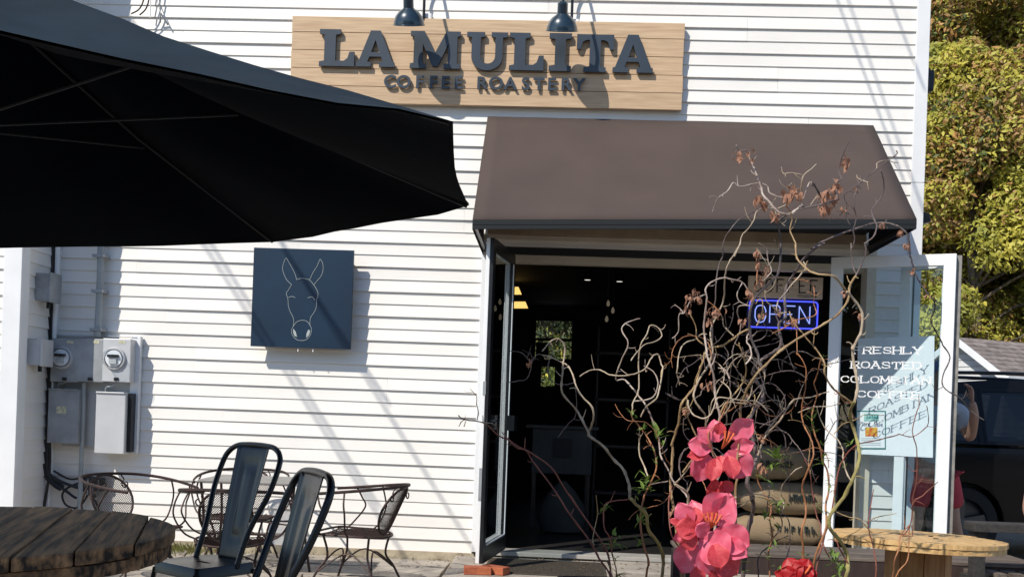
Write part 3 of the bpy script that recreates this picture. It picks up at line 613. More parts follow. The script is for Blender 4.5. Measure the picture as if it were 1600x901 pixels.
for (dx, dy, rz, zz, lab) in ((-0.05, 0.0, 0.10, 0.089, 'flat red brick under the near corner of the open dark door'), (0.075, 0.05, -0.5, 0.089, 'second red brick, tilted against the open dark door')):
    p = P(757, 880, 7.50); t = thing('brick', lab, 'brick', (p.x+dx, p.y+dy, zz), rz)
    mb = MB(); mb.box((-0.10,-0.05,0),(0.10,0.05,0.056)); mb.build('block', brickm, t, bevel=0.005)
# grass tufts at the wall foot
gmtl = mat('grass_blade', (0.16,0.20,0.04), 0.7, trans=(0.2,0.28,0.05), col2=(0.30,0.26,0.10), vscale=9)
mb = MB(); r = random.Random(5)
for k in range(900):
    x = r.gauss(-3.15, 0.28) if k < 700 else r.uniform(-4.2, -0.9); y = -0.05 - abs(r.gauss(0, 0.14 if k < 700 else 0.03)); h = r.uniform(0.03, 0.10)*(1 if k < 700 else .5); a = r.uniform(0, PI); l = r.uniform(-.04,.04)
    dx, dy = math.cos(a)*0.004, math.sin(a)*0.004; mb.face([(x-dx,y-dy,0.02),(x+dx,y+dy,0.02),(x+dx*.6+l*.5,y+dy*.6,h*.6+.02),(x+l,y+l*.5,h+.02)])
tag(mb.build('grass_tufts', gmtl), 'thin green grass growing along the foot of the white wall', 'grass', kind='stuff')

# ================================================================== INSIDE THE SHOP
def emat(name, col, s): return mat(name, (0.02,0.02,0.02), 0.5, emit=col, estr=s)
warm = emat('warm_lamp', (1.0, 0.62, 0.18), 1.1)
for i, (pp, lab) in enumerate((([(799,448),(810,448),(815,459.5),(799,459.5)], 'upper of the two glowing amber ceiling panels at the left of the doorway'), ([(799,471),(821,471),(825,481),(799,481)], 'lower of the two glowing amber ceiling panels at the left of the doorway'))):
    d = 12.5; q = [P(x, y, d) for x, y in pp]; c = sum(q, Vector())/4
    t = thing('amber_light_panel', lab, 'light', c, 0, 'amber light panels inside the shop')
    mb = MB(); mb.add([p-c for p in q]+[p-c+Vector((0,0.04,0)) for p in q], [(0,1,2,3),(7,6,5,4),(0,4,5,1),(1,5,6,2),(2,6,7,3),(3,7,4,0)]); mb.build('panel', warm, t)
    mb = MB(); mb.bar((0,0.03,0), (0,0.03,2.84-c.z), 0.02, 0.02, (0,1,0)); mb.build('rod', black_metal, t)
for px, py, lab in ((918,437.5,'left one of two tiny ceiling spotlights deep in the dark shop'), (968,440,'right one of two tiny ceiling spotlights deep in the dark shop')):
    p = P(px, py, 11.5); t = thing('ceiling_spotlight', lab, 'light', (p.x, p.y, 2.84), 0, 'spotlights inside the shop')
    mb = MB(); mb.lathe([(0.001,0.0),(0.05,0.0),(0.05,p.z-2.84+0.01),(0.04,p.z-2.84)], 14); mb.build('can', black_metal, t)
    mb = MB(); mb.lathe([(0.001,p.z-2.84-.002),(0.035,p.z-2.84+.002)], 14); mb.build('lamp_face', emat('spot_lamp', (1,0.95,0.85), 1.2), t)
t = thing('hanging_bulb', 'cluster of small glass bulbs hanging in the dark shop', 'light', P(953, 485, 10.5))
for dx, dz in ((-0.02,0.07),(0.03,0.0),(-0.03,-0.09)):
    mb = MB(); mb.lathe([(0.001,-0.03),(0.014,-0.02),(0.018,0.0),(0.012,0.02),(0.005,0.035)], 10, Matrix.Translation((dx,0,dz))); mb.build('bulb', emat('bulb_glow',(1,0.85,0.6),0.10), t, smooth=True)
    mb = MB(); mb.tube([(dx,0,dz+0.03),(dx,0,2.84-t.location.z)], 0.003, 5); mb.build('cord', cable, t)
white_app = mat('dim_white_panel', (0.30,0.31,0.31), 0.6, var=0.2, vscale=3)
p = P(878, 700, 10.2); t = thing('display_counter', 'pale low counter standing in the dark shop beyond the doorway', 'counter', (p.x, p.y, 0.12))
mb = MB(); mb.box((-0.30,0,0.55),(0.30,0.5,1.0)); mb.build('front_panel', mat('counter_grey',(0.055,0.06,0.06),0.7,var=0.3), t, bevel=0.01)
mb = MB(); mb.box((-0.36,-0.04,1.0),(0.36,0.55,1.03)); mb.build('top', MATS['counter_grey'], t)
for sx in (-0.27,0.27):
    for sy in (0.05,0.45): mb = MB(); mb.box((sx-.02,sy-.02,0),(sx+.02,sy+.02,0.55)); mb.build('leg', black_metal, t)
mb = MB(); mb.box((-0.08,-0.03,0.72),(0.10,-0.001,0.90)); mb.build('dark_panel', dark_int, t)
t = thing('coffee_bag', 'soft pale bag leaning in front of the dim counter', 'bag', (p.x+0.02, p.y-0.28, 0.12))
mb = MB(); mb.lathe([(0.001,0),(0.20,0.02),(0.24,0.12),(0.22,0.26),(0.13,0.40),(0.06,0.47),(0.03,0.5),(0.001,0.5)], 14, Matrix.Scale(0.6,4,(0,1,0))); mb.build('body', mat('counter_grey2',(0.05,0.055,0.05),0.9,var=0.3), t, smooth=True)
# roaster drum and shelf, near-black shapes on the left
p = P(985, 700, 11.0); t = thing('shelf_rack', 'dark metal shelf rack barely visible in the middle of the doorway', 'shelf', (p.x, p.y, 0.12))
for z in (0.3,0.8,1.3,1.8): mb = MB(); mb.box((-0.4,0,z),(0.4,0.35,z+0.03)); mb.build('shelf', bronze, t)
for sx in (-0.39,0.37): mb = MB(); mb.box((sx,0,0),(sx+.02,0.02,2.1)); mb.build('post', bronze, t)
# coffee board and neon
cp = W(1227, 449, -0.25); t = thing('coffee_board', 'tan wooden board reading COFFEE hanging above the neon sign', 'sign', cp)
bw, bh = 0.622, 0.185
mb = MB(); mb.box((-bw/2,-0.012,-bh/2),(bw/2,0.012,bh/2)); mb.build('board', mat('tan_board',(0.82,0.66,0.52),0.7,var=0.2,vscale=8,stretch=(1,6,6)), t, bevel=0.008)
blk = mat('black_ink', (0.012,0.012,0.014), 0.6)
def stroke_text(word, x0, step, wl, h, zc, y, r, parent, m, name='lettering', mode='tube'):
    mb = MB()
    for k, ch in enumerate(word):
        for poly in STR[ch]:
            pts = [Vector((x0+step*k+a*wl, y, zc-h/2+b*h)) for a, b in poly]
            for a, b in zip(pts, pts[1:]):
                if mode == 'tube': mb.tube([a, b], r, 8)
                else: d = (b-a).normalized(); mb.bar(a-d*r, b+d*r, 0.003, 2*r, (-d.z,0,d.x))
    return mb.build(name, m, parent)
stroke_text('COFFEE', -0.255, 0.092, 0.058, 0.105, 0.012, -0.0145, 0.005, t, blk, mode='flat')
mb = MB()
for z in (-0.062,-0.074): mb.box((0.10,-0.0155,z-0.002),(0.26,-0.0125,z+0.002))
mb.build('underline', blk, t)
for sx in (-0.2,0.25): mb = MB(); mb.tube([(sx,0,bh/2),(sx,0,2.55-cp.z)], 0.003, 5); mb.build('hanging_wire', cable, t)
np_ = W(1224, 491, -0.25); t = thing('neon_sign', 'OPEN neon sign with glowing blue border hanging in the doorway', 'sign', np_)
bw, bh = 0.565, 0.225; blue = emat('blue_neon', (0.06, 0.08, 1.0), 1.7); wbl = emat('pale_blue_neon', (0.30, 0.40, 1.0), 1.15)
mb = MB(); mb.box((-bw/2-0.02,0.02,-bh/2-0.02),(bw/2+0.02,0.035,bh/2+0.02)); mb.build('back_panel', mat('neon_panel', (0.008,0.008,0.03), 0.3), t, bevel=0.006)
loop = []
for cx, cz, a0 in ((1,1,0),(-1,1,90),(-1,-1,180),(1,-1,270)):
    for k in range(5): a = math.radians(a0+k*22.5); loop.append((cx*(bw/2-0.03)+0.03*math.cos(a), -0.0, cz*(bh/2-0.03)+0.03*math.sin(a)))
loop.append(loop[0]); mb = MB(); mb.tube(loop, 0.0055, 8, caps=False); mb.build('border_tube', blue, t, smooth=True)
stroke_text('OPEN', -0.235, 0.122, 0.098, 0.145, 0, 0.0, 0.0042, t, wbl, 'letter_tube')
for sx in (-0.2,0.2): mb = MB(); mb.tube([(sx,0.03,bh/2),(sx,0.03,0.16)], 0.003, 5); mb.build('hanging_wire', cable, t)
# burlap sacks on a pallet just inside
def sack(px, py, d, wd, ht, dp, label, rot=0.0, seed=0, lines=()):
    c = P(px, py, d); t = thing('burlap_sack', label, 'sack', (c.x, c.y, c.z), rot, 'coffee sacks stacked inside the door'); mb = MB(); nu, nv = 28, 14; vs = []
    for j in range(nv+1):
        ph = -PI/2 + PI*j/nv
        for i in range(nu):
            th = 2*PI*i/nu; e = 0.55
            x = wd/2*math.copysign(abs(math.cos(th))**e, math.cos(th))*math.cos(ph)**0.45; y = dp/2*math.copysign(abs(math.sin(th))**e, math.sin(th))*math.cos(ph)**0.45
            z = ht/2*math.copysign(abs(math.sin(ph))**0.75, math.sin(ph)); r_ = 1 + 0.07*noise.noise(Vector((x*6+seed, y*6, z*8)))
            pin = 1 - 0.50*abs(x/(wd/2))**6
            vs.append((x*r_, y*r_, z*pin*r_ + 0.020*noise.noise(Vector((x*9, y*7, seed))) + 0.008*noise.noise(Vector((x*25, y*19, z*20+seed))) + 0.03*(x/(wd/2))**2*noise.noise(Vector((seed, x*3, 1)))))
    mb.add(vs, [(j*nu+i, j*nu+(i+1)%nu, (j+1)*nu+(i+1)%nu, (j+1)*nu+i) for j in range(nv) for i in range(nu)]); o = mb.build('cloth', burlap, t, smooth=True)
    for (x0, x1, z) in lines:
        mb = MB()
        for k in range(7):
            x = x0+(x1-x0)*k/6; h_ = 0.028; mb.box((x-0.013,-dp/2-0.014,z-h_),(x-0.006,-dp/2+0.03,z+h_))
            if k % 2: mb.box((x-0.013,-dp/2-0.015,z+h_-0.008),(x+0.013,-dp/2+0.03,z+h_))
            if k % 3: mb.box((x+0.008,-dp/2-0.0145,z-h_),(x+0.015,-dp/2+0.03,z+h_*0.6))
            if k % 3 != 1: mb.box((x-0.013,-dp/2-0.0155,z-0.004),(x+0.013,-dp/2+0.03,z+0.004))
        mb.build('print', burink, t)
    return t
for (px, py, h, lab, s_, ln) in ((1213,826,0.27,'lowest of the three stacked burlap coffee sacks', 1, ((-0.1,0.25,0.03),)), (1222,776,0.28,'middle of the three stacked burlap coffee sacks', 2, ((0.0,0.2,0.02),)), (1205,722,0.29,'top burlap coffee sack, in deep shade', 3, ((-.15,.1,0.0),))):
    sack(px, py, 8.95, 0.86 if s_ < 3 else 0.66, h, 0.5, lab, 0.03*s_, s_, ln)
t = thing('wood_pallet', 'wooden pallet under the burlap sacks', 'pallet', P(1213, 862, 8.95))
t.location.z = 0.12
for k in range(6): mb = MB(); mb.box((-0.45,-0.32+k*0.11,0.07),(0.45,-0.32+k*0.11+0.08,0.09)); mb.build('slat', deckw, t)
for x in (-0.43,0,0.39): mb = MB(); mb.box((x,-0.3,0),(x+0.04,0.3,0.07)); mb.build('runner', deckw, t)

# ================================================================== METERS AND CABLES
def wbox(x0,y0,x1,y1,o0,o1):                     # a box on the wall between two photo corners, from o0 to o1 in front of it
    a, b = W(x0,y0,o1), W(x1,y1,o1); return (min(a.x,b.x), -o1, min(a.z,b.z)), (max(a.x,b.x), -o0, max(a.z,b.z))
mp_ = thing('electric_meter_panel', 'grey double electric meter bank on a backboard in the corner shade', 'meter', (0,0,0))
mb = MB(); a, b = wbox(82,526,207,600,0.02,0.06); a2, b2 = wbox(100,596,207,700,0.02,0.055); mb.box(a,b); mb.box(a2,b2); mb.build('backboard', backb, mp_, bevel=0.003)
mb = MB(); a, b = wbox(206,525,213,708,0.02,0.07); mb.box(a,b); mb.build('side_channel', trim, mp_)
mb = MB(); a, b = wbox(82,522,213,526,0.02,0.08); mb.box(a,b); mb.build('top_strip', trim, mp_)
for (x0,x1) in ((80.5,121),(122,160),(161,202.5)):
    mb = MB(); a, b = wbox(x0,528,x1,597,0.061,0.17); mb.box(a,b); mb.build('meter_box', grey_metal if x0 < 150 else lgrey_metal, mp_, bevel=0.006)
for px, py in ((97,558.5),(179.5,560)):
    c = W(px, py, 0.17); M = Matrix.Translation(c) @ Matrix.Rotation(PI/2,4,'X')
    mb = MB(); mb.lathe([(0.092,-0.02),(0.095,0.005),(0.088,0.022),(0.080,0.022)], 28, M); m_ = mb.build('meter_ring', lgrey_metal, mp_, smooth=True)
    mb = MB(); mb.lathe([(0.001,0.03),(0.068,0.03),(0.07,0.0)], 24, M); mb.build('dial_plate', paper, m_, smooth=False)
    mb = MB(); mb.box((c.x-0.045,c.y-0.052,c.z+0.01),(c.x+0.045,c.y-0.03,c.z+0.032)); mb.build('register_window', black_metal, m_)
    mb = MB(); mb.box((c.x-0.03,c.y-0.048,c.z-0.045),(c.x+0.03,c.y-0.03,c.z-0.005)); mb.build('name_plate', lgrey_metal, m_)
    mb = MB(); mb.lathe([(0.080,0.02),(0.078,0.07),(0.068,0.092),(0.04,0.10),(0.001,0.102)], 28, M); mb.build('glass_cover', clear_glass, m_, smooth=True)
for (x0,y0,x1,y1,m_,o1,lab) in ((76,608,121,693,grey_metal,0.16,None),(150.5,613,193,709,lgrey_metal,0.20,None)):
    mb = MB(); a, b = wbox(x0,y0,x1,y1,0.06,o1); mb.box(a,b); o = mb.build('disconnect_box', m_, mp_, bevel=0.006)
    mb = MB(); a, b = wbox(x0-1,y0-2,x1+1,y0+2,0.06,o1+0.012); mb.box(a,b); mb.build('rain_lid', m_, o, bevel=0.004)
    c = W((x0+x1)/2, y0-8, 0.10); mb = MB(); mb.tube(smoothline([c+Vector((-0.03,0,-0.05)), c+Vector((-0.02,-0.03,0.0)), c+Vector((0.03,-0.03,0.015)), c+Vector((0.05,0,0.05))],4), 0.008, 8); mb.build('lead_wire', grey_metal, o, smooth=True)
for (x0,x1) in ((80.5,121),(122,160),(161,202.5)):
    xm = (x0+x1)/2; c = W(xm, 592, 0.17)
    mb = MB(); mb.box((c.x-0.018,c.y-0.012,c.z-0.012),(c.x+0.018,c.y,c.z+0.014)); mb.build('latch', black_metal, mp_, bevel=0.002)
    c = W(xm+9, 534, 0.17); mb = MB(); mb.box((c.x-0.028,c.y-0.002,c.z-0.012),(c.x+0.028,c.y,c.z+0.012)); mb.build('sticker', mat('meter_sticker',(0.62,0.60,0.42),0.6,var=0.4,vscale=60), mp_)
c = W(98, 640, 0.16); mb = MB(); mb.box((c.x-0.05,c.y-0.002,c.z-0.03),(c.x+0.03,c.y,c.z+0.03)); mb.build('sticker', MATS['meter_sticker'], mp_)
mb = MB(); a, b = wbox(192,614,203,706,0.056,0.15); mb.box(a,b); mb.build('box_side', bronze, mp_)
def pipe(pts, r, m, name, label, cat, off=0.06, n=10, sub=4):
    q = [W(x, y, o_) if len(p) == 3 else W(x, y, off) for p in pts for (x, y, o_) in [(p[0], p[1], p[2] if len(p) == 3 else off)]]
    mb = MB(); mb.tube(smoothline(q, sub) if sub > 1 else q, r, n); return tag(mb.build(name, m, smooth=True), label, cat)
pipe([(152,526),(156,450),(159,330)], 0.028, pvc, 'conduit', 'grey conduit rising from the top of the meter bank', 'pipe', 0.09, 14, 2)
for y in (400,455,515):
    a = W(152+(526-y)*0.037, y, 0.09); mb = MB(); mb.box((a.x-0.05,-0.13,a.z-0.012),(a.x+0.05,-0.02,a.z+0.012)); o = tag(mb.build('pipe_strap', grey_metal), ['uppermost strap of the grey conduit, just below the umbrella edge','middle strap of the grey conduit above the meters','lowest strap of the grey conduit, right on top of the meter bank'][[400,455,515].index(y)], 'strap', 'conduit straps')
pipe([(131,598),(130,650),(127,720),(123,830)], 0.018, pvc, 'drop_pipe', 'thin grey pipe running down between the two lower boxes', 'pipe', 0.10, 10, 3)
pipe([(91,330),(89,430),(80,620)], 0.020, trim, 'white_pipe', 'white pipe running up the inner corner beside the black cables', 'pipe', 0.09, 10, 3)
pipe([(70,690),(66,830)], 0.018, pvc, 'lower_pipe', 'short grey pipe at the foot of the inner corner', 'pipe', 0.06, 10, 2)
bundle = thing('cable_bundle', 'thick bundle of black cables hanging down the inner corner', 'cable', (0,0,0))
rs = random.Random(4)
for k in range(6):
    dx = (k-2.5)*1.3; pts = [W(82+dx*0.6+rs.uniform(-1,1), 330, 0.10)]
    for y in (420, 500, 580, 660, 735): pts.append(W(82-(y-380)*0.026+dx+rs.uniform(-1.5,1.5), y, 0.09+0.02*rs.random()))
    end = [(95,765),(120,778),(150,776),(140,772),(100,760),(76,835)][k]; pts.append(W(end[0]-12, end[1]-8, 0.09)); pts.append(W(end[0], end[1], 0.08))
    mb = MB(); mb.tube(smoothline(pts, 5), 0.011, 7); mb.build('strand', cable, bundle, smooth=True)
loopc = thing('cable_loop', 'loose coil of black cable under the meters', 'cable', (0,0,0))
for (pts) in ([(80,742),(100,755),(135,760),(165,758),(150,750),(115,757),(98,770),(102,787),(118,793),(130,784),(138,768),(140,745)], [(138,762),(146,778),(152,788),(154,796)], [(84,735),(110,748),(140,744),(165,752)]):
    mb = MB(); mb.tube(smoothline([W(x,y,0.07+0.02*math.sin(i)) for i,(x,y) in enumerate(pts)], 5), 0.009, 7); mb.build('strand', cable, loopc, smooth=True)
def jbox(x0,y0,x1,y1,dp,m_,label,X):             # boxes on the return wall of the bay
    a = P(x0,y0,dp); b = P(x1,y1,dp); t = thing('junction_box', label, 'box', (X, a.y, b.z), 0, 'small boxes on the corner wall')
    h = a.z-b.z; wd = 0.11
    mb = MB(); mb.box((0,-0.09,0),(wd,0.09,h)); o = mb.build('housing', m_, t, bevel=0.008)
    mb = MB(); mb.box((wd+0.001,-0.095,-0.008),(wd+0.02,0.095,h+0.008)); mb.build('cover', m_, t, bevel=0.006)
    mb = MB(); mb.tube([(wd*.5,0.03,-0.05),(wd*.5,0.03,0)],0.016,8); mb.build('fitting', bronze, t)
    return t
jbox(60,428,88,472,8.35,grey_metal,'upper small grey junction box on the corner wall',XL+0.022)
jbox(44,531,72,571,8.25,lgrey_metal,'lower small pale junction box on the corner wall',XL+0.022)
t = thing('utility_bracket', 'small black and grey terminal block under the meters', 'bracket', W(146,757,0.05))
mb = MB(); mb.box((-0.09,-0.04,-0.05),(0.09,0.03,0.06)); mb.build('block', bronze, t, bevel=0.01)
for k in range(4): mb = MB(); mb.tube([(-0.07+k*0.045,-0.05,0.05),(-0.07+k*0.045,-0.05,-0.08)],0.006,6); mb.build('terminal', grey_metal, t)
# wires above the umbrella at the top left
for i, (pts, r_, m_, off, lab) in enumerate((([(205,22),(218,14),(225,-4),(226,-40)],0.006,rust_metal,0.12,'left curved dark wire coming down the wall above the umbrella'), ([(218,24),(228,14),(233,-4),(234,-40)],0.006,rust_metal,0.12,'second curved dark wire coming down the wall above the umbrella'), ([(235,28),(236,-40)],0.005,trim,0.05,'straight pale wire on the wall above the umbrella'))):
    pipe(pts, r_, m_, 'wall_wire', lab, 'wire', off, 6, 5)
t = thing('wall_bracket', 'small grey bracket on the wall where the wires pass above the umbrella', 'bracket', W(254,30,0.04))
mb = MB(); mb.tube([(-0.02,0,-0.03),(0.0,-0.04,0.03),(0.05,0,-0.05)],0.008,6); mb.tube([(0.0,-0.04,0.03),(-0.05,0,0.14),(-0.06,0.02,0.2)],0.004,6); mb.build('arm', grey_metal, t)

# ================================================================== OVERHEAD WIRES (they cast the thin slanting shadows on the wall)
def overhead(pa, pb, label, dist=5.0, r=0.012, ext=0.15):
    A = W(*pa); B = W(*pb); s = (-TRAVEL)*(dist/(-TRAVEL).dot(Vector((0,-1,0))))
    A2 = A+s; B2 = B+s; d = (B2-A2); A3 = A2-d*2.0; B3 = B2+d*ext
    t = thing('overhead_wire', label, 'wire', (0,0,0), 0, 'overhead wires crossing in front of the shop'); mb = MB(); mb.tube([A3, A2, B2, B3], r, 6); mb.build('strand', cable, t)
overhead((1308,0),(1400,250),'steep overhead wire shading the wall left of the right corner', 2.6, 0.007)
overhead((1325,0),(1432,300),'second steep overhead wire, close beside the first', 3.0, 0.007)
overhead((1391,0),(1440,130),'overhead wire shading the top right corner board', 2.6, 0.007)
overhead((440,380),(588,600),'overhead wire whose shadow passes behind the mule sign', 3.6)
overhead((330,380),(560,740),'overhead wire shading the white wall left of the mule sign', 4.0)
overhead((440,570),(640,880),'overhead wire shading the wall below the mule sign', 4.2)
overhead((585,610),(735,850),'overhead wire shading the wall left of the door', 4.2)

# ================================================================== UMBRELLA
q = (-1.936, 0.694, 3.462, 1.9, -0.384, 0.057, 0.04, 0.803)
def ucam(x, d, z): v = CAM + RGT*x + FWD*d; return Vector((v.x, v.y, CAMH + z))
uc = [ucam(q[0]+q[3]*math.cos(q[4]+k*PI/4), q[2]+q[3]*math.sin(q[4]+k*PI/4), q[1]+q[5]*q[3]*math.cos(q[4]+k*PI/4)+q[6]*q[3]*math.sin(q[4]+k*PI/4)) for k in range(8)]
uap = ucam(q[0]-q[5]*q[7], q[2]-q[6]*q[7], q[1]+q[7]); ucen = ucam(q[0], q[2], q[1])
um = thing('patio_umbrella', 'large dark canvas umbrella spreading over the left foreground', 'umbrella', (ucen.x, ucen.y, 0)); UO = Vector((ucen.x, ucen.y, 0))
vs = []; fs = []; NR, NS = 12, 8
for k in range(8):
    a, b = uc[k]-UO, uc[(k+1)%8]-UO; ap = uap-UO; base = len(vs)
    for i in range(NR+1):
        t_ = i/NR
        for j in range(NS+1):
            s_ = j/NS; e = a*(1-s_)+b*s_
            ins = 0.022*math.sin(PI*s_)*t_**2                       # hem pulled in between the ribs
            p = ap*(1-t_)+e*t_; p = p + (Vector((0,0,0)) + (ap*1.0 - e)).normalized()*ins
            p.z += -0.07*math.sin(PI*s_)*math.sin(PI*min(1,t_*0.9)) - 0.05*math.sin(PI*t_) + 0.012*noise.noise(p*5)
            vs.append(p)
    for i in range(NR):
        for j in range(NS):
            v0 = base+i*(NS+1)+j; fs.append((v0, v0+NS+1, v0+NS+2, v0+1))
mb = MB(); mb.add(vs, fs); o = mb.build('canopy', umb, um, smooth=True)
mb.v = [tuple(Vector(v)-Vector((0,0,0.006))) for v in mb.v]; mb.build('shaded_underside', mat('umbrella_underside_shade', (0.0012, 0.0035, 0.0065), 0.95, var=0.3, vscale=3, bump=0.3, bscale=9, spec=0.04), um, smooth=True)  # second sheet under the canopy, its near-black colour paints the shade below
mb = MB(); cap_c = uap-UO
for k in range(8):
    a, b = uc[k]-UO, uc[(k+1)%8]-UO; mb.face([cap_c+Vector((0,0,0.10)), cap_c*(0.82)+a*0.18+Vector((0,0,0.045)), cap_c*(0.82)+b*0.18+Vector((0,0,0.045))])
mb.build('vent_cap', umb, um)
for k in range(8):
    a = uc[k]-UO; ap = uap-UO; mb = MB(); e = a - (a-ap).normalized()*0.012
    mb.tube([ap+Vector((0,0,-0.05)), ap*.5+a*.5+Vector((0,0,-0.072)), e+Vector((0,0,-0.012))], 0.0065, 6); mb.build('rib', umbrib, um)
    mid = ap*0.48+a*0.52+Vector((0,0,-0.09)); hub = Vector((0,0,uap.z-0.62)); mb = MB(); mb.tube([hub, mid], 0.0055, 6); mb.build('strut', umbrib, um)
mb = MB(); mb.tube([(0,0,0.05),(0,0,uap.z-0.6),ap+Vector((0,0,0.12))], 0.024, 12); mb.build('pole', umbrib, um)
mb = MB(); mb.lathe([(0.001,0),(0.28,0),(0.28,0.04),(0.06,0.07),(0.04,0.25),(0.001,0.25)], 24); mb.build('base', black_metal, um)
mb = MB(); mb.lathe([(0.03,uap.z-0.66),(0.05,uap.z-0.66),(0.05,uap.z-0.58),(0.03,uap.z-0.58)], 12); mb.build('runner', umbrib, um)

# ================================================================== SPOOL TABLES
st = thing('spool_table', 'big weathered dark cable spool used as a table, lower left', 'table', (0,0,0)); sc0 = D(-1.96, 3.60); st.location = (sc0.x, sc0.y, 0)
R0, ZTOP = 0.770, 0.82
pd = (G(106,872,0.82)-G(172,800,0.82)); pd.z = 0; pd.normalize(); pn = Vector((-pd.y, pd.x, 0))
ref = (G(172,800,0.82)-Vector((sc0.x,sc0.y,0))).dot(pn)
def disc_planks(parent, c0, R, z0, z1, lines, pn, pd, m, rs, gap=0.004, bev=0.006):
    for a, b in zip(lines, lines[1:]):
        a2, b2 = a+gap, b-gap
        if a2 > R or b2 < -R: continue
        a2 = max(a2, -R*0.998); b2 = min(b2, R*0.998); poly = []
        n = 9
        for k in range(n+1):
            s_ = a2+(b2-a2)*k/n; L = math.sqrt(max(0, R*R-s_*s_)) + rs.uniform(-.004,.004); poly.append((s_, L))
        for k in range(n, -1, -1):
            s_ = a2+(b2-a2)*k/n; L = -math.sqrt(max(0, R*R-s_*s_)) + rs.uniform(-.004,.004); poly.append((s_, L))
        dz = rs.uniform(-0.003, 0.003); N = len(poly); mb = MB()
        top = [(s_, L, z1+dz) for s_, L in poly]; bot = [(s_, L, z0) for s_, L in poly]
        fs = [(k,(k+1)%N,N+(k+1)%N,N+k) for k in range(N)]
        # grid the top in strips so that it can cup a little
        mb.add(bot+top, fs+[tuple(range(N-1,-1,-1))]+[(N+k, N+k+1, N+N-2-k, N+N-1-k) for k in range(n)])
        o = mb.build('plank', m, parent, bevel=bev); ang = math.atan2(pd.y, pd.x) - PI/2
        o.rotation_euler = (0,0,ang)
PW = 0.162; off0 = ref
# local s axis is pn-oriented: rotation above maps +Y to pd and +X to -pn
lines = sorted([-(off0) + PW*k for k in range(-8, 9)])
disc_planks(st, None, R0, ZTOP-0.045, ZTOP, lines, pn, pd, oldwood, random.Random(2), 0.003, 0.005)
l2 = [x-0.05 for x in lines]
lower = tag(bpy.data.objects.new('lower_layer', None)); C.objects.link(lower); lower.parent = st
for a, b in zip(lines, lines[1:]): pass
disc_planks(lower, None, R0-0.012, ZTOP-0.095, ZTOP-0.048, [x+0.07 for x in lines], pn, pd, oldwood, random.Random(6), 0.003, 0.004)
lower.rotation_euler = (0,0,PI/2)
for k in range(14):
    a = 2*PI*k/14; mb = MB(); mb.box((-0.05,0.20,0.09),(0.05,0.235,ZTOP-0.1)); o = mb.build('stave', oldwood, st, bevel=0.004); o.rotation_euler = (0,0,a)
mb = MB(); mb.lathe([(0.001,0.02),(0.7,0.02),(0.7,0.09),(0.001,0.09)], 36); mb.build('bottom_disc', oldwood, st)
# pale spool
sp = thing('pine_spool_table', 'pale pine cable spool table in front of the bench', 'table', (0,0,0)); c5 = D(2.06, 5.10); sp.location = (c5.x, c5.y, 0); sp.rotation_euler = (math.radians(-1.6), math.radians(1.0), 0)
disc_planks(sp, None, 0.408, 0.722, 0.745, [-0.41,-0.27,-0.14,0.0,0.135,0.27,0.41], Vector((0,1,0)), Vector((1,0.12,0)).normalized(), pine, random.Random(8), 0.0008, 0.0015)
for k in range(9):
    a = 2*PI*(k+0.3)/9; mb = MB(); mb.box((-0.052,-0.152,0.03),(0.052,-0.132,0.695)); o = mb.build('stave', stave, sp, bevel=0.003); o.rotation_euler = (0,0,a)
ld = tag(bpy.data.objects.new('lower_layer', None)); C.objects.link(ld); ld.parent = sp
disc_planks(ld, None, 0.402, 0.697, 0.7205, [-0.41,-0.2,0.0,0.2,0.41], Vector((1,0,0)), Vector((0,1,0)), pine, random.Random(9), 0.0006, 0.001)
mb = MB(); mb.lathe([(0.001,0.0),(0.40,0.0),(0.40,0.045),(0.001,0.045)], 36); mb.build('bottom_disc', pine, sp)
for k in range(4):
    a = k*PI/2+0.6; mb = MB(); mb.lathe([(0.001,0.747),(0.012,0.7475),(0.012,0.744)], 10, Matrix.Translation((0.10*math.cos(a),0.10*math.sin(a),0))); mb.build('bolt', rust_metal, sp)

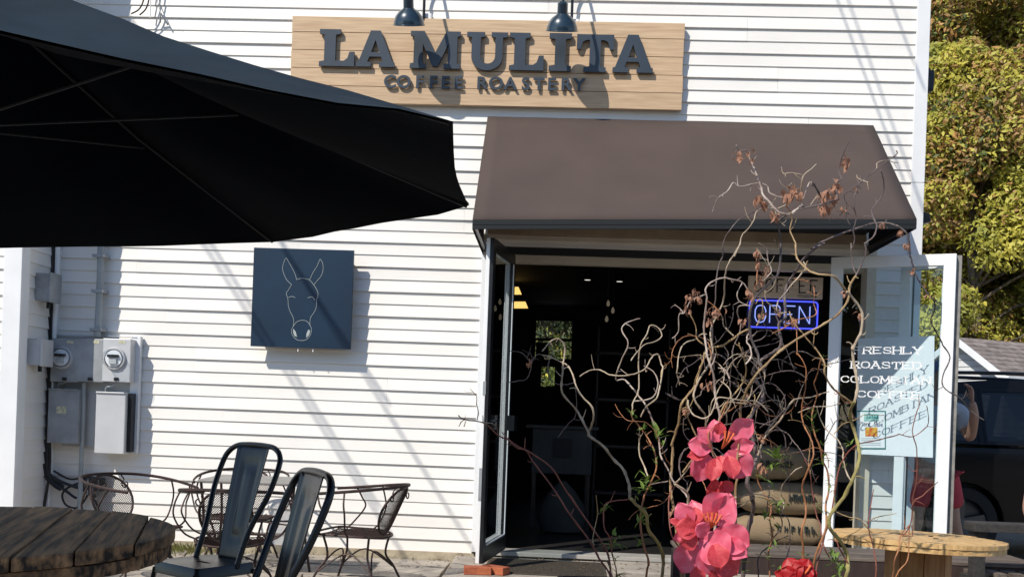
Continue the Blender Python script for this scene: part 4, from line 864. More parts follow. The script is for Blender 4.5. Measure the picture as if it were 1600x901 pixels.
# ================================================================== METAL CAFE CHAIRS
def cafe_chair(label, x, d, face, S=1.1):
    p = D(x, d); t = thing('metal_cafe_chair', label, 'chair', (p.x, p.y, 0), 0, 'black metal cafe chairs'); t.rotation_euler = (0,0,face)   # local -y is the way it faces
    sh, wd, dp = 0.455*S, 0.30*S/2, 0.31*S/2
    mb = MB(); n = 8; cor = []
    for cx, cy, a0 in ((1,1,0),(-1,1,90),(-1,-1,180),(1,-1,270)):
        for k in range(5): a = math.radians(a0+k*22.5); f = 1.0 if cy > 0 else 1.08; cor.append((cx*(wd*f-0.03)+0.03*math.cos(a), cy*(dp-0.03)+0.03*math.sin(a)))
    N = len(cor); hole = [(0.045*math.cos(2*PI*k/N+0.15)*1.25, 0.013*math.sin(2*PI*k/N+0.15)*1.1-0.01) for k in range(N)]
    inn = [(a*0.90, b*0.90) for a, b in cor]
    vs = [(a*1.03,b*1.03,sh-0.055) for a,b in cor]+[(a,b,sh-0.004) for a,b in cor]+[(a*0.985,b*0.985,sh) for a,b in cor]+[(a,b,sh-0.003) for a,b in inn]+[(a,b,sh-0.004) for a,b in hole]+[(a,b,sh-0.03) for a,b in hole]
    fs = [(r*N+k, r*N+(k+1)%N, (r+1)*N+(k+1)%N, (r+1)*N+k) for r in range(5) for k in range(N)]
    mb.add(vs, fs); mb.build('seat', black_metal, t, smooth=True)
    # hoop back
    tp = 0.96*S; lean = 0.15
    def hp(u, z, k=1.0): t_ = min(1.0, max(0.0,(z-sh)/(tp-sh))); return Vector((u, dp-0.02 - 0.095*k*(1-t_)**1.3 + (lean-0.02)*t_**1.1, z))
    hw0, hw1 = wd*1.0, wd*1.34
    L = [hp(-hw0, sh-0.02), hp(-hw0-0.006, sh+0.14*S), hp(-hw1*0.98, sh+0.30*S), hp(-hw1, tp-0.095), hp(-hw1*0.90, tp-0.04), hp(-hw1*0.66, tp-0.008), hp(-hw1*.33, tp)]
    pts = L + [hp(0, tp+0.002)] + [Vector((-p_.x, p_.y, p_.z)) for p_ in reversed(L)]
    mb = MB(); mb.tube(smoothline(pts, 5), 0.0140, 10); mb.build('back_hoop', black_metal, t, smooth=True)
    # pressed splat with raised panel
    mb = MB(); nu, nv = 16, 26; vs = []
    for j in range(nv+1):
        v = j/nv; z = sh-0.01 + (tp-sh+0.005)*v; hwid = (0.078+0.036*v)*S
        for i in range(nu+1):
            u = -1+2*i/nu; e = 0.0
            ins = min(1, max(0, (0.62-abs(u))*9))*min(1, max(0, min(v-0.14, 0.90-v)*30))
            inn = min(1, max(0, (0.34-abs(u))*9))*min(1, max(0, min(v-0.22, 0.80-v)*30))
            y = hp(0, z, 0.0).y - 0.004 + 0.007*ins - 0.008*inn + 0.006*(1-abs(u))**0.5 - (0.006 if abs(u) > 0.97 else 0)
            vs.append((u*hwid, y-0.004, z))
    mb.add(vs, [(j*(nu+1)+i, j*(nu+1)+i+1, (j+1)*(nu+1)+i+1, (j+1)*(nu+1)+i) for j in range(nv) for i in range(nu)]); o = mb.build('splat', black_metal, t, smooth=True); md = o.modifiers.new('t','SOLIDIFY'); md.thickness = 0.003
    for sx in (-1, 1):
        for sy in (-1, 1):
            mb = MB(); a = Vector((sx*wd*1.0, sy*dp*0.95, sh-0.03)); b = Vector((sx*(wd+0.055), sy*(dp+0.05), 0.0))
            mb.bar(a, b, 0.034, 0.020, (sx,sy,0)); mb.build('leg', black_metal, t, bevel=0.004)
    mb = MB(); mb.bar((-wd*1.08,-dp*1.05,sh-0.13),(wd*1.08,dp*1.05,sh-0.13),0.02,0.006); mb.bar((-wd*1.08,dp*1.05,sh-0.138),(wd*1.08,-dp*1.05,sh-0.138),0.02,0.006); mb.build('cross_brace', black_metal, t)
    mb = MB(); mb.lathe([(0.001,0.0),(0.008,0.0),(0.007,0.004),(0.001,0.005)], 10, Matrix.Translation((-wd*1.02-.003, dp*0.62, sh-0.028)) @ Matrix.Rotation(-PI/2,4,'Y')); mb.build('rivet', lgrey_metal, t)
    return t
cafe_chair('black metal cafe chair beside the big dark spool table, seat in view', -1.455, 5.02, -0.62, 1.12)
cafe_chair('nearer black metal cafe chair, seen from its side, only the back in view', -0.925, 3.55, -1.02, 1.10)

# ================================================================== WROUGHT IRON PATIO SET
def ribbon_grid(mb, inside, x0, x1, y0, y1, f, step, wd=0.0016, dirs=(1,-1), res=14):
    for s in dirs:
        c = (y0-(x1-x0)) - 0.01
        while c < y1 + (x1-x0):
            seg = []
            n = int((x1-x0)/step*1.2)+2
            for k in range(n+1):
                x = x0+(x1-x0)*k/n; y = c + s*(x-x0)*1.15 + (0 if s > 0 else (x1-x0)*1.0)
                if inside(x, y): seg.append((x, y))
                else:
                    if len(seg) > 1: seg_emit(mb, seg, f, wd)
                    seg = []
            if len(seg) > 1: seg_emit(mb, seg, f, wd)
            c += step*1.35
def seg_emit(mb, seg, f, wd):
    pts = [f(*p) for p in seg[::2]] + ([f(*seg[-1])] if len(seg) % 2 == 0 else [])
    if len(pts) > 1: mb.tube(pts, wd, 3, caps=False)
def patio_chair(label, x, d, face):
    p = D(x, d); t = thing('iron_patio_chair', label, 'chair', (p.x, p.y, 0), face, 'wrought iron patio chairs'); sh = 0.39
    # seat: mesh pan with flat front and round back, local -y faces forward
    rim = [(-0.20,-0.24),(0.20,-0.24),(0.235,-0.10),(0.235,0.04),(0.19,0.16),(0.09,0.225),(-0.09,0.225),(-0.19,0.16),(-0.235,0.04),(-0.235,-0.10)]
    fz = lambda x_, y_: Vector((x_, y_, sh - 0.02*(1-(x_/0.24)**2) + (0.01 if y_ < -0.2 else 0)))
    def ins(x_, y_):
        if y_ < -0.235 or y_ > 0.22: return False
        wdt = 0.205+0.03*min(1,(y_+0.24)/0.14) if y_ < 0.04 else 0.235*math.sqrt(max(0, 1-((y_-0.04)/0.19)**2))
        return abs(x_) < wdt
    mb = MB(); ribbon_grid(mb, ins, -0.235, 0.235, -0.24, 0.225, fz, 0.0125, 0.0020); mb.build('seat_mesh', rust_metal, t)['kind'] = 'stuff'
    mb = MB(); rr_ = smoothline([fz(a,b)+Vector((0,0,0.004)) for a, b in rim], 4, True); rr_.append(rr_[0]); mb.tube(rr_, 0.008, 7, caps=False); mb.build('seat_rim', rust_metal, t, smooth=True)
    # oval back
    bc = Vector((0, 0.245, sh+0.185)); tl = Matrix.Rotation(math.radians(-24), 4, 'X'); bx, bz = 0.165, 0.185
    fb = lambda x_, z_: bc + (tl @ Vector((x_, 0.03*(1-(x_/bx)**2), z_)))
    mb = MB(); ribbon_grid(mb, lambda a, b: (a/bx)**2+(b/bz)**2 < 0.98, -bx, bx, -bz, bz, fb, 0.0125, 0.0020); mb.build('back_mesh', rust_metal, t)['kind'] = 'stuff'
    mb = MB(); ring = [fb(bx*math.cos(2*PI*k/28), bz*math.sin(2*PI*k/28)) for k in range(29)]; mb.tube(ring, 0.009, 7, caps=False); mb.build('back_ring', rust_metal, t, smooth=True)
    ah = sh+0.31
    hs = [(-0.29,-0.30,ah-0.03),(-0.33,-0.18,ah-0.02),(-0.345,0.0,ah),(-0.31,0.17,ah+0.02),(-0.20,0.30,ah+0.035),(0,0.35,ah+0.04),(0.20,0.30,ah+0.035),(0.31,0.17,ah+0.02),(0.345,0.0,ah),(0.33,-0.18,ah-0.02),(0.29,-0.30,ah-0.03)]
    mb = MB(); mb.tube(smoothline(hs, 5), 0.0078, 7, flat=1.4); mb.build('arm_rail', rust_metal, t, smooth=True)
    for sx in (-1,1):
        for (a, b, c_) in (((0.22,-0.18,sh),(0.36,-0.10,sh+0.15),(0.335,-0.16,ah-0.02)), ((0.225,0.02,sh),(0.37,0.06,sh+0.15),(0.34,0.04,ah))):
            mb = MB(); mb.tube(smoothline([Vector((sx*a[0],a[1],a[2])), Vector((sx*(a[0]+0.085),a[1]+.02,a[2]+0.045)), Vector((sx*b[0],b[1],b[2])), Vector((sx*(b[0]),(b[1]+c_[1])/2,(b[2]+c_[2])/2)), Vector((sx*c_[0],c_[1],c_[2]))], 5), 0.0065, 6); mb.build('arm_support', rust_metal, t, smooth=True)
        mb = MB(); pts = [Vector((sx*0.12,0.32,ah+0.03))]
        for k in range(12): a = k*0.55; r_ = 0.036-0.0022*k; pts.append(Vector((sx*(0.155+r_*math.cos(a+2)), 0.31, ah-0.035+r_*math.sin(a+2))))
        mb.tube(smoothline(pts, 3), 0.005, 5); mb.build('scroll', rust_metal, t, smooth=True)
        for sy in (-1,1):
            mb = MB(); mb.tube(smoothline([Vector((sx*0.20,sy*0.17,sh-0.005)), Vector((sx*0.165,sy*0.15,sh-0.15)), Vector((sx*0.21,sy*0.20,0.14)), Vector((sx*0.25,sy*0.26,0.0))], 5), 0.0085, 7); mb.build('leg', rust_metal, t, smooth=True)
    for pts in ([(-0.215,-0.205,0.13),(-0.10,-0.15,0.24),(0,-0.13,0.27),(0.10,-0.15,0.24),(0.215,-0.205,0.13)], [(-0.215,0.205,0.13),(0,0.13,0.27),(0.215,0.205,0.13)], [(-0.215,-0.205,0.13),(-0.15,0,0.26),(-0.215,0.205,0.13)], [(0.215,-0.205,0.13),(0.15,0,0.26),(0.215,0.205,0.13)]):
        mb = MB(); mb.tube(smoothline(pts, 5), 0.006, 6); mb.build('stretcher', rust_metal, t, smooth=True)
    return t
patio_chair('wrought iron chair under the meters, facing right', -2.56, 7.10, PI/2-0.52)
patio_chair('wrought iron chair left of the door, facing left', -1.03, 7.25, -PI/2-0.22)
patio_chair('wrought iron chair between the little grey table and the wall', -2.04, 7.98, 0.05)
patio_chair('wrought iron chair with its back to the viewer at the little grey table', -1.75, 6.65, PI+0.1)
p = D(-1.80, 7.42); t = thing('patio_table', 'small grey topped iron table among the wrought iron chairs', 'table', (p.x, p.y, 0), 0.02)
mb = MB(); mb.box((-0.34,-0.28,0.715),(0.34,0.28,0.735)); mb.build('table_top', mat('grey_table_top',(0.30,0.29,0.27),0.55,0.2,var=0.2,vscale=6), t, bevel=0.006)
for sx in (-1,1):
    for sy in (-1,1): mb = MB(); mb.tube(smoothline([(sx*0.33,sy*0.23,0.715),(sx*0.31,sy*0.21,0.4),(sx*0.36,sy*0.26,0.0)],5),0.010,7); mb.build('leg', rust_metal, t, smooth=True)
mb = MB(); mb.tube([(-0.31,-0.21,0.42),(0.31,0.21,0.42)],0.006,6); mb.tube([(-0.31,0.21,0.43),(0.31,-0.21,0.43)],0.006,6); mb.build('cross_brace', rust_metal, t)

# ================================================================== BENCHES
bl, br = G(1150, 862, 0.46), G(1500, 872, 0.46)
bn = thing('slatted_bench', 'low brown slatted wooden bench in front of the door leaves', 'bench', ((bl.x+br.x)/2, -1.75, 0)); L = 2.15
for k in range(5): mb = MB(); mb.box((-L/2,-0.25+k*0.102,0.44),(L/2,-0.25+k*0.102+0.088,0.462)); mb.build('slat', deckw, bn, bevel=0.004)
mb = MB(); mb.box((-L/2+0.02,-0.245,0.33),(L/2-0.02,-0.215,0.438)); mb.build('apron', brown_post, bn, bevel=0.004)
mb = MB(); mb.box((-L/2+0.02,0.215,0.33),(L/2-0.02,0.24,0.438)); mb.build('apron', brown_post, bn, bevel=0.004)
for sx in (-L/2+0.05, L/2-0.13):
    for sy in (-0.21,0.13): mb = MB(); mb.box((sx,sy,0),(sx+0.08,sy+0.07,0.438)); mb.build('leg', brown_post, bn)
t = thing('white_box', 'long low white box standing on the ground under the bench', 'box', (bn.location.x+0.30, -1.70, 0))
mb = MB(); mb.box((-0.60,-0.22,0.0),(0.75,0.18,0.26)); mb.build('body', trim, t, bevel=0.01)
mb = MB(); mb.box((-0.61,-0.23,0.262),(0.76,0.19,0.285)); mb.build('lid', trim, t, bevel=0.006)
p = P(1528, 825, 6.1); ab = thing('arm_bench', 'dark wooden bench with a flat armrest at the lower right edge', 'bench', (p.x, p.y, 0), -PI/2+0.03)
for x0 in (-1.45, 0.0):
    mb = MB(); mb.box((x0-0.03,-0.04,0),(x0+0.05,0.03,0.68 if x0 > -1 else 0.395)); mb.build('leg', darkwood, ab, bevel=0.004)
    mb = MB(); mb.box((x0-0.03,0.62,0),(x0+0.05,0.69,0.68 if x0 > -1 else 0.395)); mb.build('leg', darkwood, ab, bevel=0.004)
mb = MB(); mb.box((-0.06,-0.06,0.683),(0.09,0.70,0.735)); mb.build('armrest', darkwood, ab, bevel=0.005)
for k in range(6): mb = MB(); mb.box((-1.40,0.02+k*0.11,0.40),(-0.04,0.02+k*0.11+0.075,0.425)); mb.build('seat_slat', deckw, ab, bevel=0.004)
mb = MB(); mb.box((-1.40,0.0,0.32),(-0.04,0.018,0.40)); mb.build('apron', darkwood, ab)
# ================================================================== PLANTER AND CURLY WILLOW
pl0, pl1 = D(0.28, 4.25), D(1.85, 4.35)
pt = thing('wooden_planter', 'dark wooden planter box with a tall corner post, at the bottom edge', 'planter', (0,0,0))
PA = Vector((pl0.x, pl0.y, 0)); PB = Vector((pl1.x, pl1.y, 0)); pang = math.atan2((PB-PA).y, (PB-PA).x); pt.location = PA; pt.rotation_euler = (0,0,pang); PL = (PB-PA).length
for z in (0.06, 0.24, 0.42):
    for y0 in (-0.22, 0.20): mb = MB(); mb.box((0,y0,z),(PL,y0+0.022,z+0.172)); mb.build('board', brown_post, pt, bevel=0.004)
    for x0 in (-0.023, PL+0.001): mb = MB(); mb.box((x0,-0.22,z),(x0+0.022,0.222,z+0.172)); mb.build('board', brown_post, pt, bevel=0.004)
pc = P(1059, 856, 4.75); mb = MB(); mb.box((-0.025,-0.025,0),(0.025,0.025,pc.z)); o = mb.build('corner_post', brown_post, pt, bevel=0.003); o.matrix_parent_inverse = Matrix(); o.location = Matrix.Rotation(-pang,4,'Z') @ (Vector((pc.x,pc.y,0))-PA)
mb = MB(); mb.box((0.0,-0.197,0.40),(PL,0.199,0.54)); mb.build('soil', mat('potting_soil',(0.03,0.02,0.013),0.95,bump=1.0,bscale=40,var=0.5,vscale=30), pt)
def TL(o, s): return lambda L: [(o[0]+x/s, o[1]+y/s) for x, y in L]
T1=TL((1100,200),4.505); T2=TL((1250,200),4.505); T3=TL((1040,380),4.505); T4=TL((1200,380),4.505); T5=TL((1340,340),4.505); T6=TL((840,480),4.095); T7=TL((1040,540),4.505); T8=TL((1200,540),4.505)
B1=TL((860,680),4.077); B2=TL((1040,700),4.485); B3=TL((1200,700),4.485); B4=TL((1360,640),4.505); B5=TL((780,480),7.508); B6=TL((700,600),6.436); Z6=TL((1270,380),3.755); Z7=TL((1270,580),2.806)
wcol = {}
for nm, c1, c2 in (('pale', (0.50,0.42,0.31), (0.26,0.19,0.13)), ('white', (0.50,0.42,0.36), (0.20,0.14,0.12)), ('olive', (0.34,0.30,0.10), (0.20,0.16,0.06)), ('tan', (0.42,0.30,0.15), (0.22,0.13,0.06)), ('red', (0.27,0.085,0.055), (0.15,0.05,0.035)), ('orange', (0.40,0.17,0.07), (0.24,0.10,0.045)), ('dark', (0.085,0.065,0.06), (0.03,0.024,0.024)), ('grey', (0.17,0.13,0.12), (0.07,0.05,0.05))):
    wcol[nm] = mat(nm+'_willow_bark', c1, 0.6, col2=c2, vscale=14, bump=0.4, bscale=60)
shr = {}
for k, lab in (('L', 'bare curly willow stems with pale bark reaching in front of the open doorway'), ('R', 'pair of long red willow stems leaning left across the door leaf'), ('C', 'dense tangle of twisted willow in front of the neon sign'), ('G', 'olive green willow stem with orange shoots left of the spool table'), ('S', 'thin dark red willow twigs standing before the pine spool table')):
    shr[k] = thing('curly_willow', lab, 'plant', (0,0,0), 0, 'curly willow stems planted in front of the door')
bseed = [0]
def BR(key, px, r0, r1, col, d=4.3, dd=0.10, nodes=True):
    """one traced stem: px from base to tip, radii in photo pixels"""
    bseed[0] += 1; s = bseed[0]*7.3; q = []
    # arc length for radius
    base_bottom = px[0][1] > 880
    if px[-1][1] > 880 and not base_bottom: px = px[::-1]; base_bottom = True
    pts = []
    L = 0
    for i, (x, y) in enumerate(px):
        if i: L += math.hypot(x-px[i-1][0], y-px[i-1][1])
        dep = d + dd*noise.noise(Vector((L/90.0, s, 0)))*2.0
        pts.append(P(x, y, dep))
    if base_bottom:
        p0 = pts[0]; t_ = Matrix.Rotation(-pang,4,'Z') @ (p0-PA); t_.y = max(-0.16, min(0.16, t_.y)); t_.x = max(0.06, min(PL-0.06, t_.x)); t_.z = 0.5
        g = PA + (Matrix.Rotation(pang,4,'Z') @ t_); pts = [g] + pts
    sm = smoothline(pts, 4); n = len(sm); sc_ = d/1600.0
    jit = [1+0.10*noise.noise(Vector((i*0.55, s, 2))) for i in range(n)]
    rad = [max(0.0012, (r0+(r1-r0)*(i/(n-1)))*sc_*jit[i]) for i in range(n)]
    if nodes:
        for i in range(3, n-1, 4+(bseed[0] % 3)): rad[i] *= 1.28
    sm = [p + Vector((noise.noise(Vector((i*.8,s,0))), 0, noise.noise(Vector((i*.8,s,9)))))*0.0022 for i, p in enumerate(sm)]
    mb = MB(); mb.tube(sm, rad, 7)
    rt = random.Random(bseed[0]*31)
    for k in range(min(4, n//9)):                 # side twiglets
        i = rt.randrange(int(n*0.35), n-1); a = sm[i]; tdir = (sm[min(i+1,n-1)]-sm[i-1]).normalized(); sd = (tdir.cross(FWD)*rt.choice((-1,1)) + tdir*rt.uniform(0.1,1.0) + FWD*rt.uniform(-.5,.5)).normalized()
        L = rt.uniform(8, 26)*sc_; c_ = Vector((0,0,1))*rt.uniform(-.5,.9)
        tp_ = [a, a+sd*L*.35, a+sd*L*.6+c_*L*.3, a+sd*L*.75+c_*L*.7]; w0 = min(rad[i]*.7, 0.0028)
        mb.tube(smoothline(tp_, 3), [w0*(1-0.06*j) for j in range(10)], 5)
    return mb.build('branch', wcol[col], shr[key], smooth=True)
# centre
BR('C', B2([(80,460),(50,390),(38,300),(35,230),(45,100),(50,0)])+T7([(45,690),(70,610),(95,530),(105,430),(130,380),(190,310),(215,260),(240,170),(265,100)])+T3([(285,750),(330,730),(400,720),(460,680),(530,630),(600,600)]), 2.2, 1.6, 'tan', 4.25)
BR('C', B2([(110,900),(120,640),(70,520)])[:1]+B2([(75,560),(80,460)]), 2.2, 2.2, 'tan', 4.25)
BR('C', B2([(345,900),(345,600),(345,360),(345,260),(378,170),(375,100),(330,30)])+T7([(320,690),(350,610),(375,540),(380,480),(360,410),(345,300),(340,220),(310,120),(285,50)])+T3([(290,760),(275,660),(270,560),(285,440),(290,380),(282,320),(320,275),(400,243),(460,252),(540,275),(580,330),(610,370)]), 2.4, 0.9, 'white', 4.15)
BR('C', T7([(285,580),(280,490),(240,440),(200,370),(205,310),(240,230),(300,140),(330,40)])+T3([(330,740),(315,640),(330,570),(370,490),(410,390),(415,260),(435,160),(480,80),(520,15)])+T1([(215,900),(250,830),(265,760),(310,710),(350,650),(370,590),(420,560),(480,565)]), 1.6, 0.8, 'pale', 4.3)
BR('C', T7([(340,170),(335,60),(330,0)])+T3([(330,500),(350,400),(355,280),(370,170),(400,90),(405,10)])+T1([(130,900),(140,790),(190,710),(250,640),(330,600),(380,580),(440,550)]), 1.0, 0.8, 'grey', 4.4)
BR('C', B2([(540,900),(560,700),(570,600),(600,480),(615,400),(600,320),(570,240),(590,170),(630,90)])+T7([(640,770),(620,690),(600,600),(595,510),(640,430),(680,370),(680,310),(625,230),(615,180),(650,120),(720,70),(790,25)])+T3([(800,740),(815,690),(800,620),(800,560)])+T4([(110,540),(125,500),(118,400),(130,300),(165,240),(205,180),(250,110),(330,40),(400,0)])+T2([(80,850),(180,790),(300,740),(420,700),(520,670),(620,670),(700,695)]), 3.6, 1.2, 'grey', 4.35)
BR('C', T2([(690,690),(750,740),(770,820),(775,900)])+T5([(375,280),(395,360),(430,440),(490,530),(540,590),(540,660),(515,720),(550,800),(590,870)])+Z6([(715,370),(690,460)])[:0]+Z6([(765,600),(805,670),(765,770),(765,840),(830,890)])+Z7([(600,90),(650,120),(690,170),(750,213)]), 1.3, 0.8, 'dark', 4.3)
BR('C', T3([(700,900),(660,850),(650,780),(610,690),(590,600),(600,450),(650,360),(720,290),(790,220),(805,120),(812,0)])+T1([(540,800),(520,680),(540,640),(620,590),(700,560),(800,550)]), 2.3, 1.3, 'dark', 4.2)
BR('C', T1([(830,530),(835,505),(800,440),(765,385)]), 1.5, 1.5, 'dark', 4.2)
BR('C', T1([(690,540),(620,600),(560,605),(510,580),(460,520),(415,470),(400,410),(370,330),(345,265),(320,210),(300,160),(250,160),(225,120)]), 2.0, 0.9, 'white', 4.2)
BR('C', T1([(550,490),(465,460),(440,405),(370,390),(300,405),(240,410),(205,385),(160,450),(100,490),(60,590)]), 1.0, 0.8, 'white', 4.25)
BR('C', T1([(675,500),(685,400),(700,335),(740,300),(790,255)]), 1.1, 0.8, 'pale', 4.25)
BR('C', T1([(700,335),(620,315),(560,320),(545,275)]), 0.9, 0.6, 'pale', 4.25)
BR('C', T1([(750,545),(795,470),(805,455)]), 0.8, 0.6, 'white', 4.25)
BR('C', T1([(700,500),(740,390),(760,385)]), 0.9, 0.7, 'white', 4.25)
BR('C', T1([(520,565),(580,535),(600,470),(590,420),(620,385)]), 0.8, 0.6, 'pale', 4.25)
BR('C', T1([(500,570),(520,640),(570,690)]), 1.0, 0.7, 'pale', 4.25)
BR('C', T1([(610,590),(580,540),(600,480),(650,430),(670,440)]), 0.8, 0.6, 'orange', 4.22)
# big stem running from the planter to the upper right (olive at the foot, pale above)
BR('G', B3([(545,900),(560,830),(550,730),(500,640),(440,570),(425,500),(460,430),(530,340),(600,200),(640,80),(635,0)])+T8([(630,680),(610,600),(580,510),(580,450),(610,390)]), 3.0, 2.4, 'olive', 4.0)
BR('G', T8([(610,390),(630,300),(620,200),(600,100),(597,0)])+T4([(595,750),(620,690),(655,620),(665,520),(650,460),(600,390),(555,340)]), 2.4, 1.8, 'pale', 4.0)
BR('G', T4([(555,340),(510,280),(460,230),(380,220),(300,200),(230,140),(200,90),(195,0)])+T1([(650,850),(640,800),(605,720),(620,650),(610,590)]), 1.7, 0.9, 'tan', 4.05)
BR('C', B2([(490,560),(490,300),(505,190),(505,60)])+T7([(510,680),(530,560),(525,460),(535,390),(550,370),(570,310),(640,200),(720,120),(800,40),(850,0)])+T4([(60,780),(180,690),(300,620),(400,565),(480,510),(540,440),(570,370),(575,300),(620,225)]), 2.0, 1.6, 'tan', 4.1)
BR('C', T4([(620,225),(660,140),(690,60),(680,0)])+T2([(460,810),(520,760),(540,690),(520,640),(505,580),(540,530),(580,470),(590,380),(570,300)]), 1.3, 0.9, 'grey', 4.1)
BR('C', T4([(620,215),(600,170),(590,120),(585,0)])+T2([(365,850),(385,780),(375,720),(395,640),(380,540),(400,430),(450,365),(540,290),(620,230),(680,185),(680,160)]), 1.0, 0.8, 'grey', 4.15)
BR('C', T2([(540,285),(545,245),(600,228),(660,240),(690,245)]), 0.8, 0.6, 'pale', 4.15)
BR('C', T2([(400,330),(405,350),(440,370),(480,380)]), 0.8, 0.6, 'pale', 4.15)
BR('C', T2([(360,690),(330,640),(325,600),(345,605)]), 0.9, 0.6, 'dark', 4.2)
BR('C', T2([(280,615),(330,545),(310,470),(370,430),(440,370)]), 1.0, 0.7, 'grey', 4.2)
BR('C', T2([(0,570),(130,545),(200,520),(260,500),(250,460),(240,400),(290,360),(275,300),(300,190),(340,100)]), 1.2, 0.7, 'grey', 4.2)
BR('C', T2([(75,540),(130,470)]), 0.8, 0.6, 'pale', 4.2)
BR('C', T2([(180,540),(200,590),(230,610)]), 1.0, 0.5, 'pale', 4.2)
BR('C', T3([(290,720),(250,700),(215,660),(215,600),(170,490)]), 1.2, 0.8, 'tan', 4.35)
BR('C', T3([(290,640),(250,640),(210,675),(140,700),(100,760),(80,900)])+T7([(80,200),(100,275)]), 1.1, 0.8, 'pale', 4.35)
BR('C', T3([(280,360),(240,375),(180,400),(130,490),(95,500),(90,620),(45,670)]), 1.1, 0.7, 'white', 4.35)
BR('C', T3([(125,490),(100,460),(65,430)]), 0.9, 0.6, 'white', 4.35)
BR('C', T3([(480,650),(410,580),(400,520),(370,490)]), 1.0, 0.8, 'pale', 4.3)
BR('C', T3([(390,500),(350,450),(290,400)]), 0.8, 0.7, 'orange', 4.3)
BR('C', T3([(520,640),(530,560),(505,500),(520,440),(600,440)]), 1.0, 0.7, 'white', 4.3)
BR('C', T3([(590,440),(520,410),(505,350),(540,275)]), 0.9, 0.7, 'white', 4.3)
BR('C', T7([(590,260),(540,220),(480,130),(470,30)])+T3([(470,800),(480,720),(530,620)]), 1.0, 0.8, 'grey', 4.3)
BR('C', T7([(370,540),(400,440),(450,370),(500,320),(560,220),(560,110),(520,0)])+T3([(520,700)]), 1.5, 1.0, 'tan', 4.2)
BR('C', T3([(565,850),(605,790),(590,720),(575,700),(575,650),(600,620)]), 1.3, 0.9, 'white', 4.2)
BR('C', T3([(640,580),(680,500),(680,400),(640,400)]), 1.2, 0.8, 'tan', 4.15)
BR('C', T3([(620,690),(680,670),(715,620),(690,560)]), 0.9, 0.7, 'grey', 4.2)
BR('C', T3([(850,485),(800,490),(760,450),(705,400),(700,330)]), 1.0, 0.8, 'pale', 4.15)
BR('C', T3([(650,300),(690,260),(720,230),(745,190),(720,120),(710,40),(655,0)]), 1.0, 0.7, 'white', 4.15)
BR('C', T3([(640,290),(645,200),(640,130),(640,40)]), 0.9, 0.6, 'orange', 4.15)
BR('C', T3([(650,300),(700,230),(720,170),(690,110),(640,30)]), 0.8, 0.6, 'pale', 4.15)
BR('C', T4([(150,310),(220,230),(265,170),(250,130)]), 1.1, 0.8, 'pale', 4.1)
BR('C', T4([(60,480),(70,410),(130,340),(150,310)]), 0.9, 0.8, 'white', 4.1)
BR('C', T4([(30,635),(120,590),(200,540),(300,520),(340,490),(325,430),(320,310),(270,265),(180,250)]), 0.9, 0.8, 'orange', 4.1)
BR('G', T8([(590,400),(520,350),(450,290),(400,200),(400,130),(370,70),(320,0)])+T4([(330,740),(250,640),(180,560),(150,480)]), 1.6, 0.9, 'tan', 4.1)
BR('G', T8([(600,405),(540,395),(500,340),(480,310)]), 1.0, 0.7, 'orange', 4.1)
BR('G', B3([(245,900),(245,700),(235,570),(260,490),(265,400),(240,280),(260,200),(315,60)])+T8([(315,700),(300,650),(250,550),(235,450),(262,300),(265,150),(205,50)])+T4([(205,770),(200,580)]), 1.8, 0.6, 'orange', 4.15)
BR('G', B3([(310,880),(350,700),(410,550),(405,400),(425,300),(420,170),(380,80)])+T8([(375,740),(330,620),(310,520),(320,430),(345,340),(325,270),(350,190),(370,100)]), 1.8, 0.8, 'orange', 4.2)
BR('G', T8([(0,610),(80,530),(130,450),(180,380),(300,360),(430,320)]), 1.5, 0.8, 'pale', 4.25)
BR('G', T8([(210,470),(320,430),(430,425),(510,405)]), 0.9, 0.6, 'pale', 4.2)
BR('G', T8([(240,440),(260,430),(320,432)]), 1.0, 0.7, 'red', 4.2)
BR('G', B3([(585,230),(550,170),(525,60)])+T8([(530,740),(490,660),(420,600),(370,520),(345,430)]), 1.1, 0.7, 'pale', 4.2)
BR('S', Z7([(70,620),(100,540),(170,350)])[:0]+B3([(330,890),(400,600),(440,480)])+T8([(490,900),(530,800),(570,740),(640,690),(760,665),(900,630)])+Z7([(380,275),(440,285),(500,240),(507,200),(500,150)]), 1.4, 0.5, 'red', 4.15)
BR('S', B4([(225,890),(285,800),(300,620),(325,480),(325,270),(295,150),(330,0)])+Z7([(465,160),(465,100)]), 1.1, 0.5, 'red', 4.1)
BR('S', B4([(290,700),(310,640),(370,600),(475,505)]), 1.1, 0.6, 'red', 4.1)
Z5 = TL((1280,800),5.0)
BR('S', Z5([(575,505),(590,370),(620,290),(640,170),(710,95)]), 1.3, 0.8, 'orange', 4.1)
BR('S', Z5([(600,500),(690,370),(700,190),(710,100)]), 1.2, 0.7, 'orange', 4.12)
BR('S', Z5([(720,100),(728,185),(670,170)]), 0.8, 0.6, 'red', 4.12)
BR('S', B3([(755,900),(740,700),(710,590),(705,490),(740,285)]), 1.4, 0.6, 'red', 4.1)
BR('S', B3([(730,590),(690,550),(640,495),(560,480),(480,445)]), 1.1, 0.6, 'tan', 4.1)
BR('S', B3([(520,630),(650,560),(740,490),(900,455)]), 1.0, 0.5, 'tan', 4.12)
BR('G', B3([(430,760),(390,680),(360,520),(340,470),(310,300),(290,160),(240,30)]), 1.1, 0.6, 'red', 4.2)
BR('G', B3([(560,800),(500,700),(480,630)]), 1.3, 1.0, 'red', 4.05)
BR('C', B3([(95,330),(100,260),(180,160),(240,130)]), 0.9, 0.7, 'pale', 4.3)
BR('C', B2([(650,900),(650,760),(720,690),(790,640),(860,610)]), 1.2, 0.8, 'dark', 4.3)
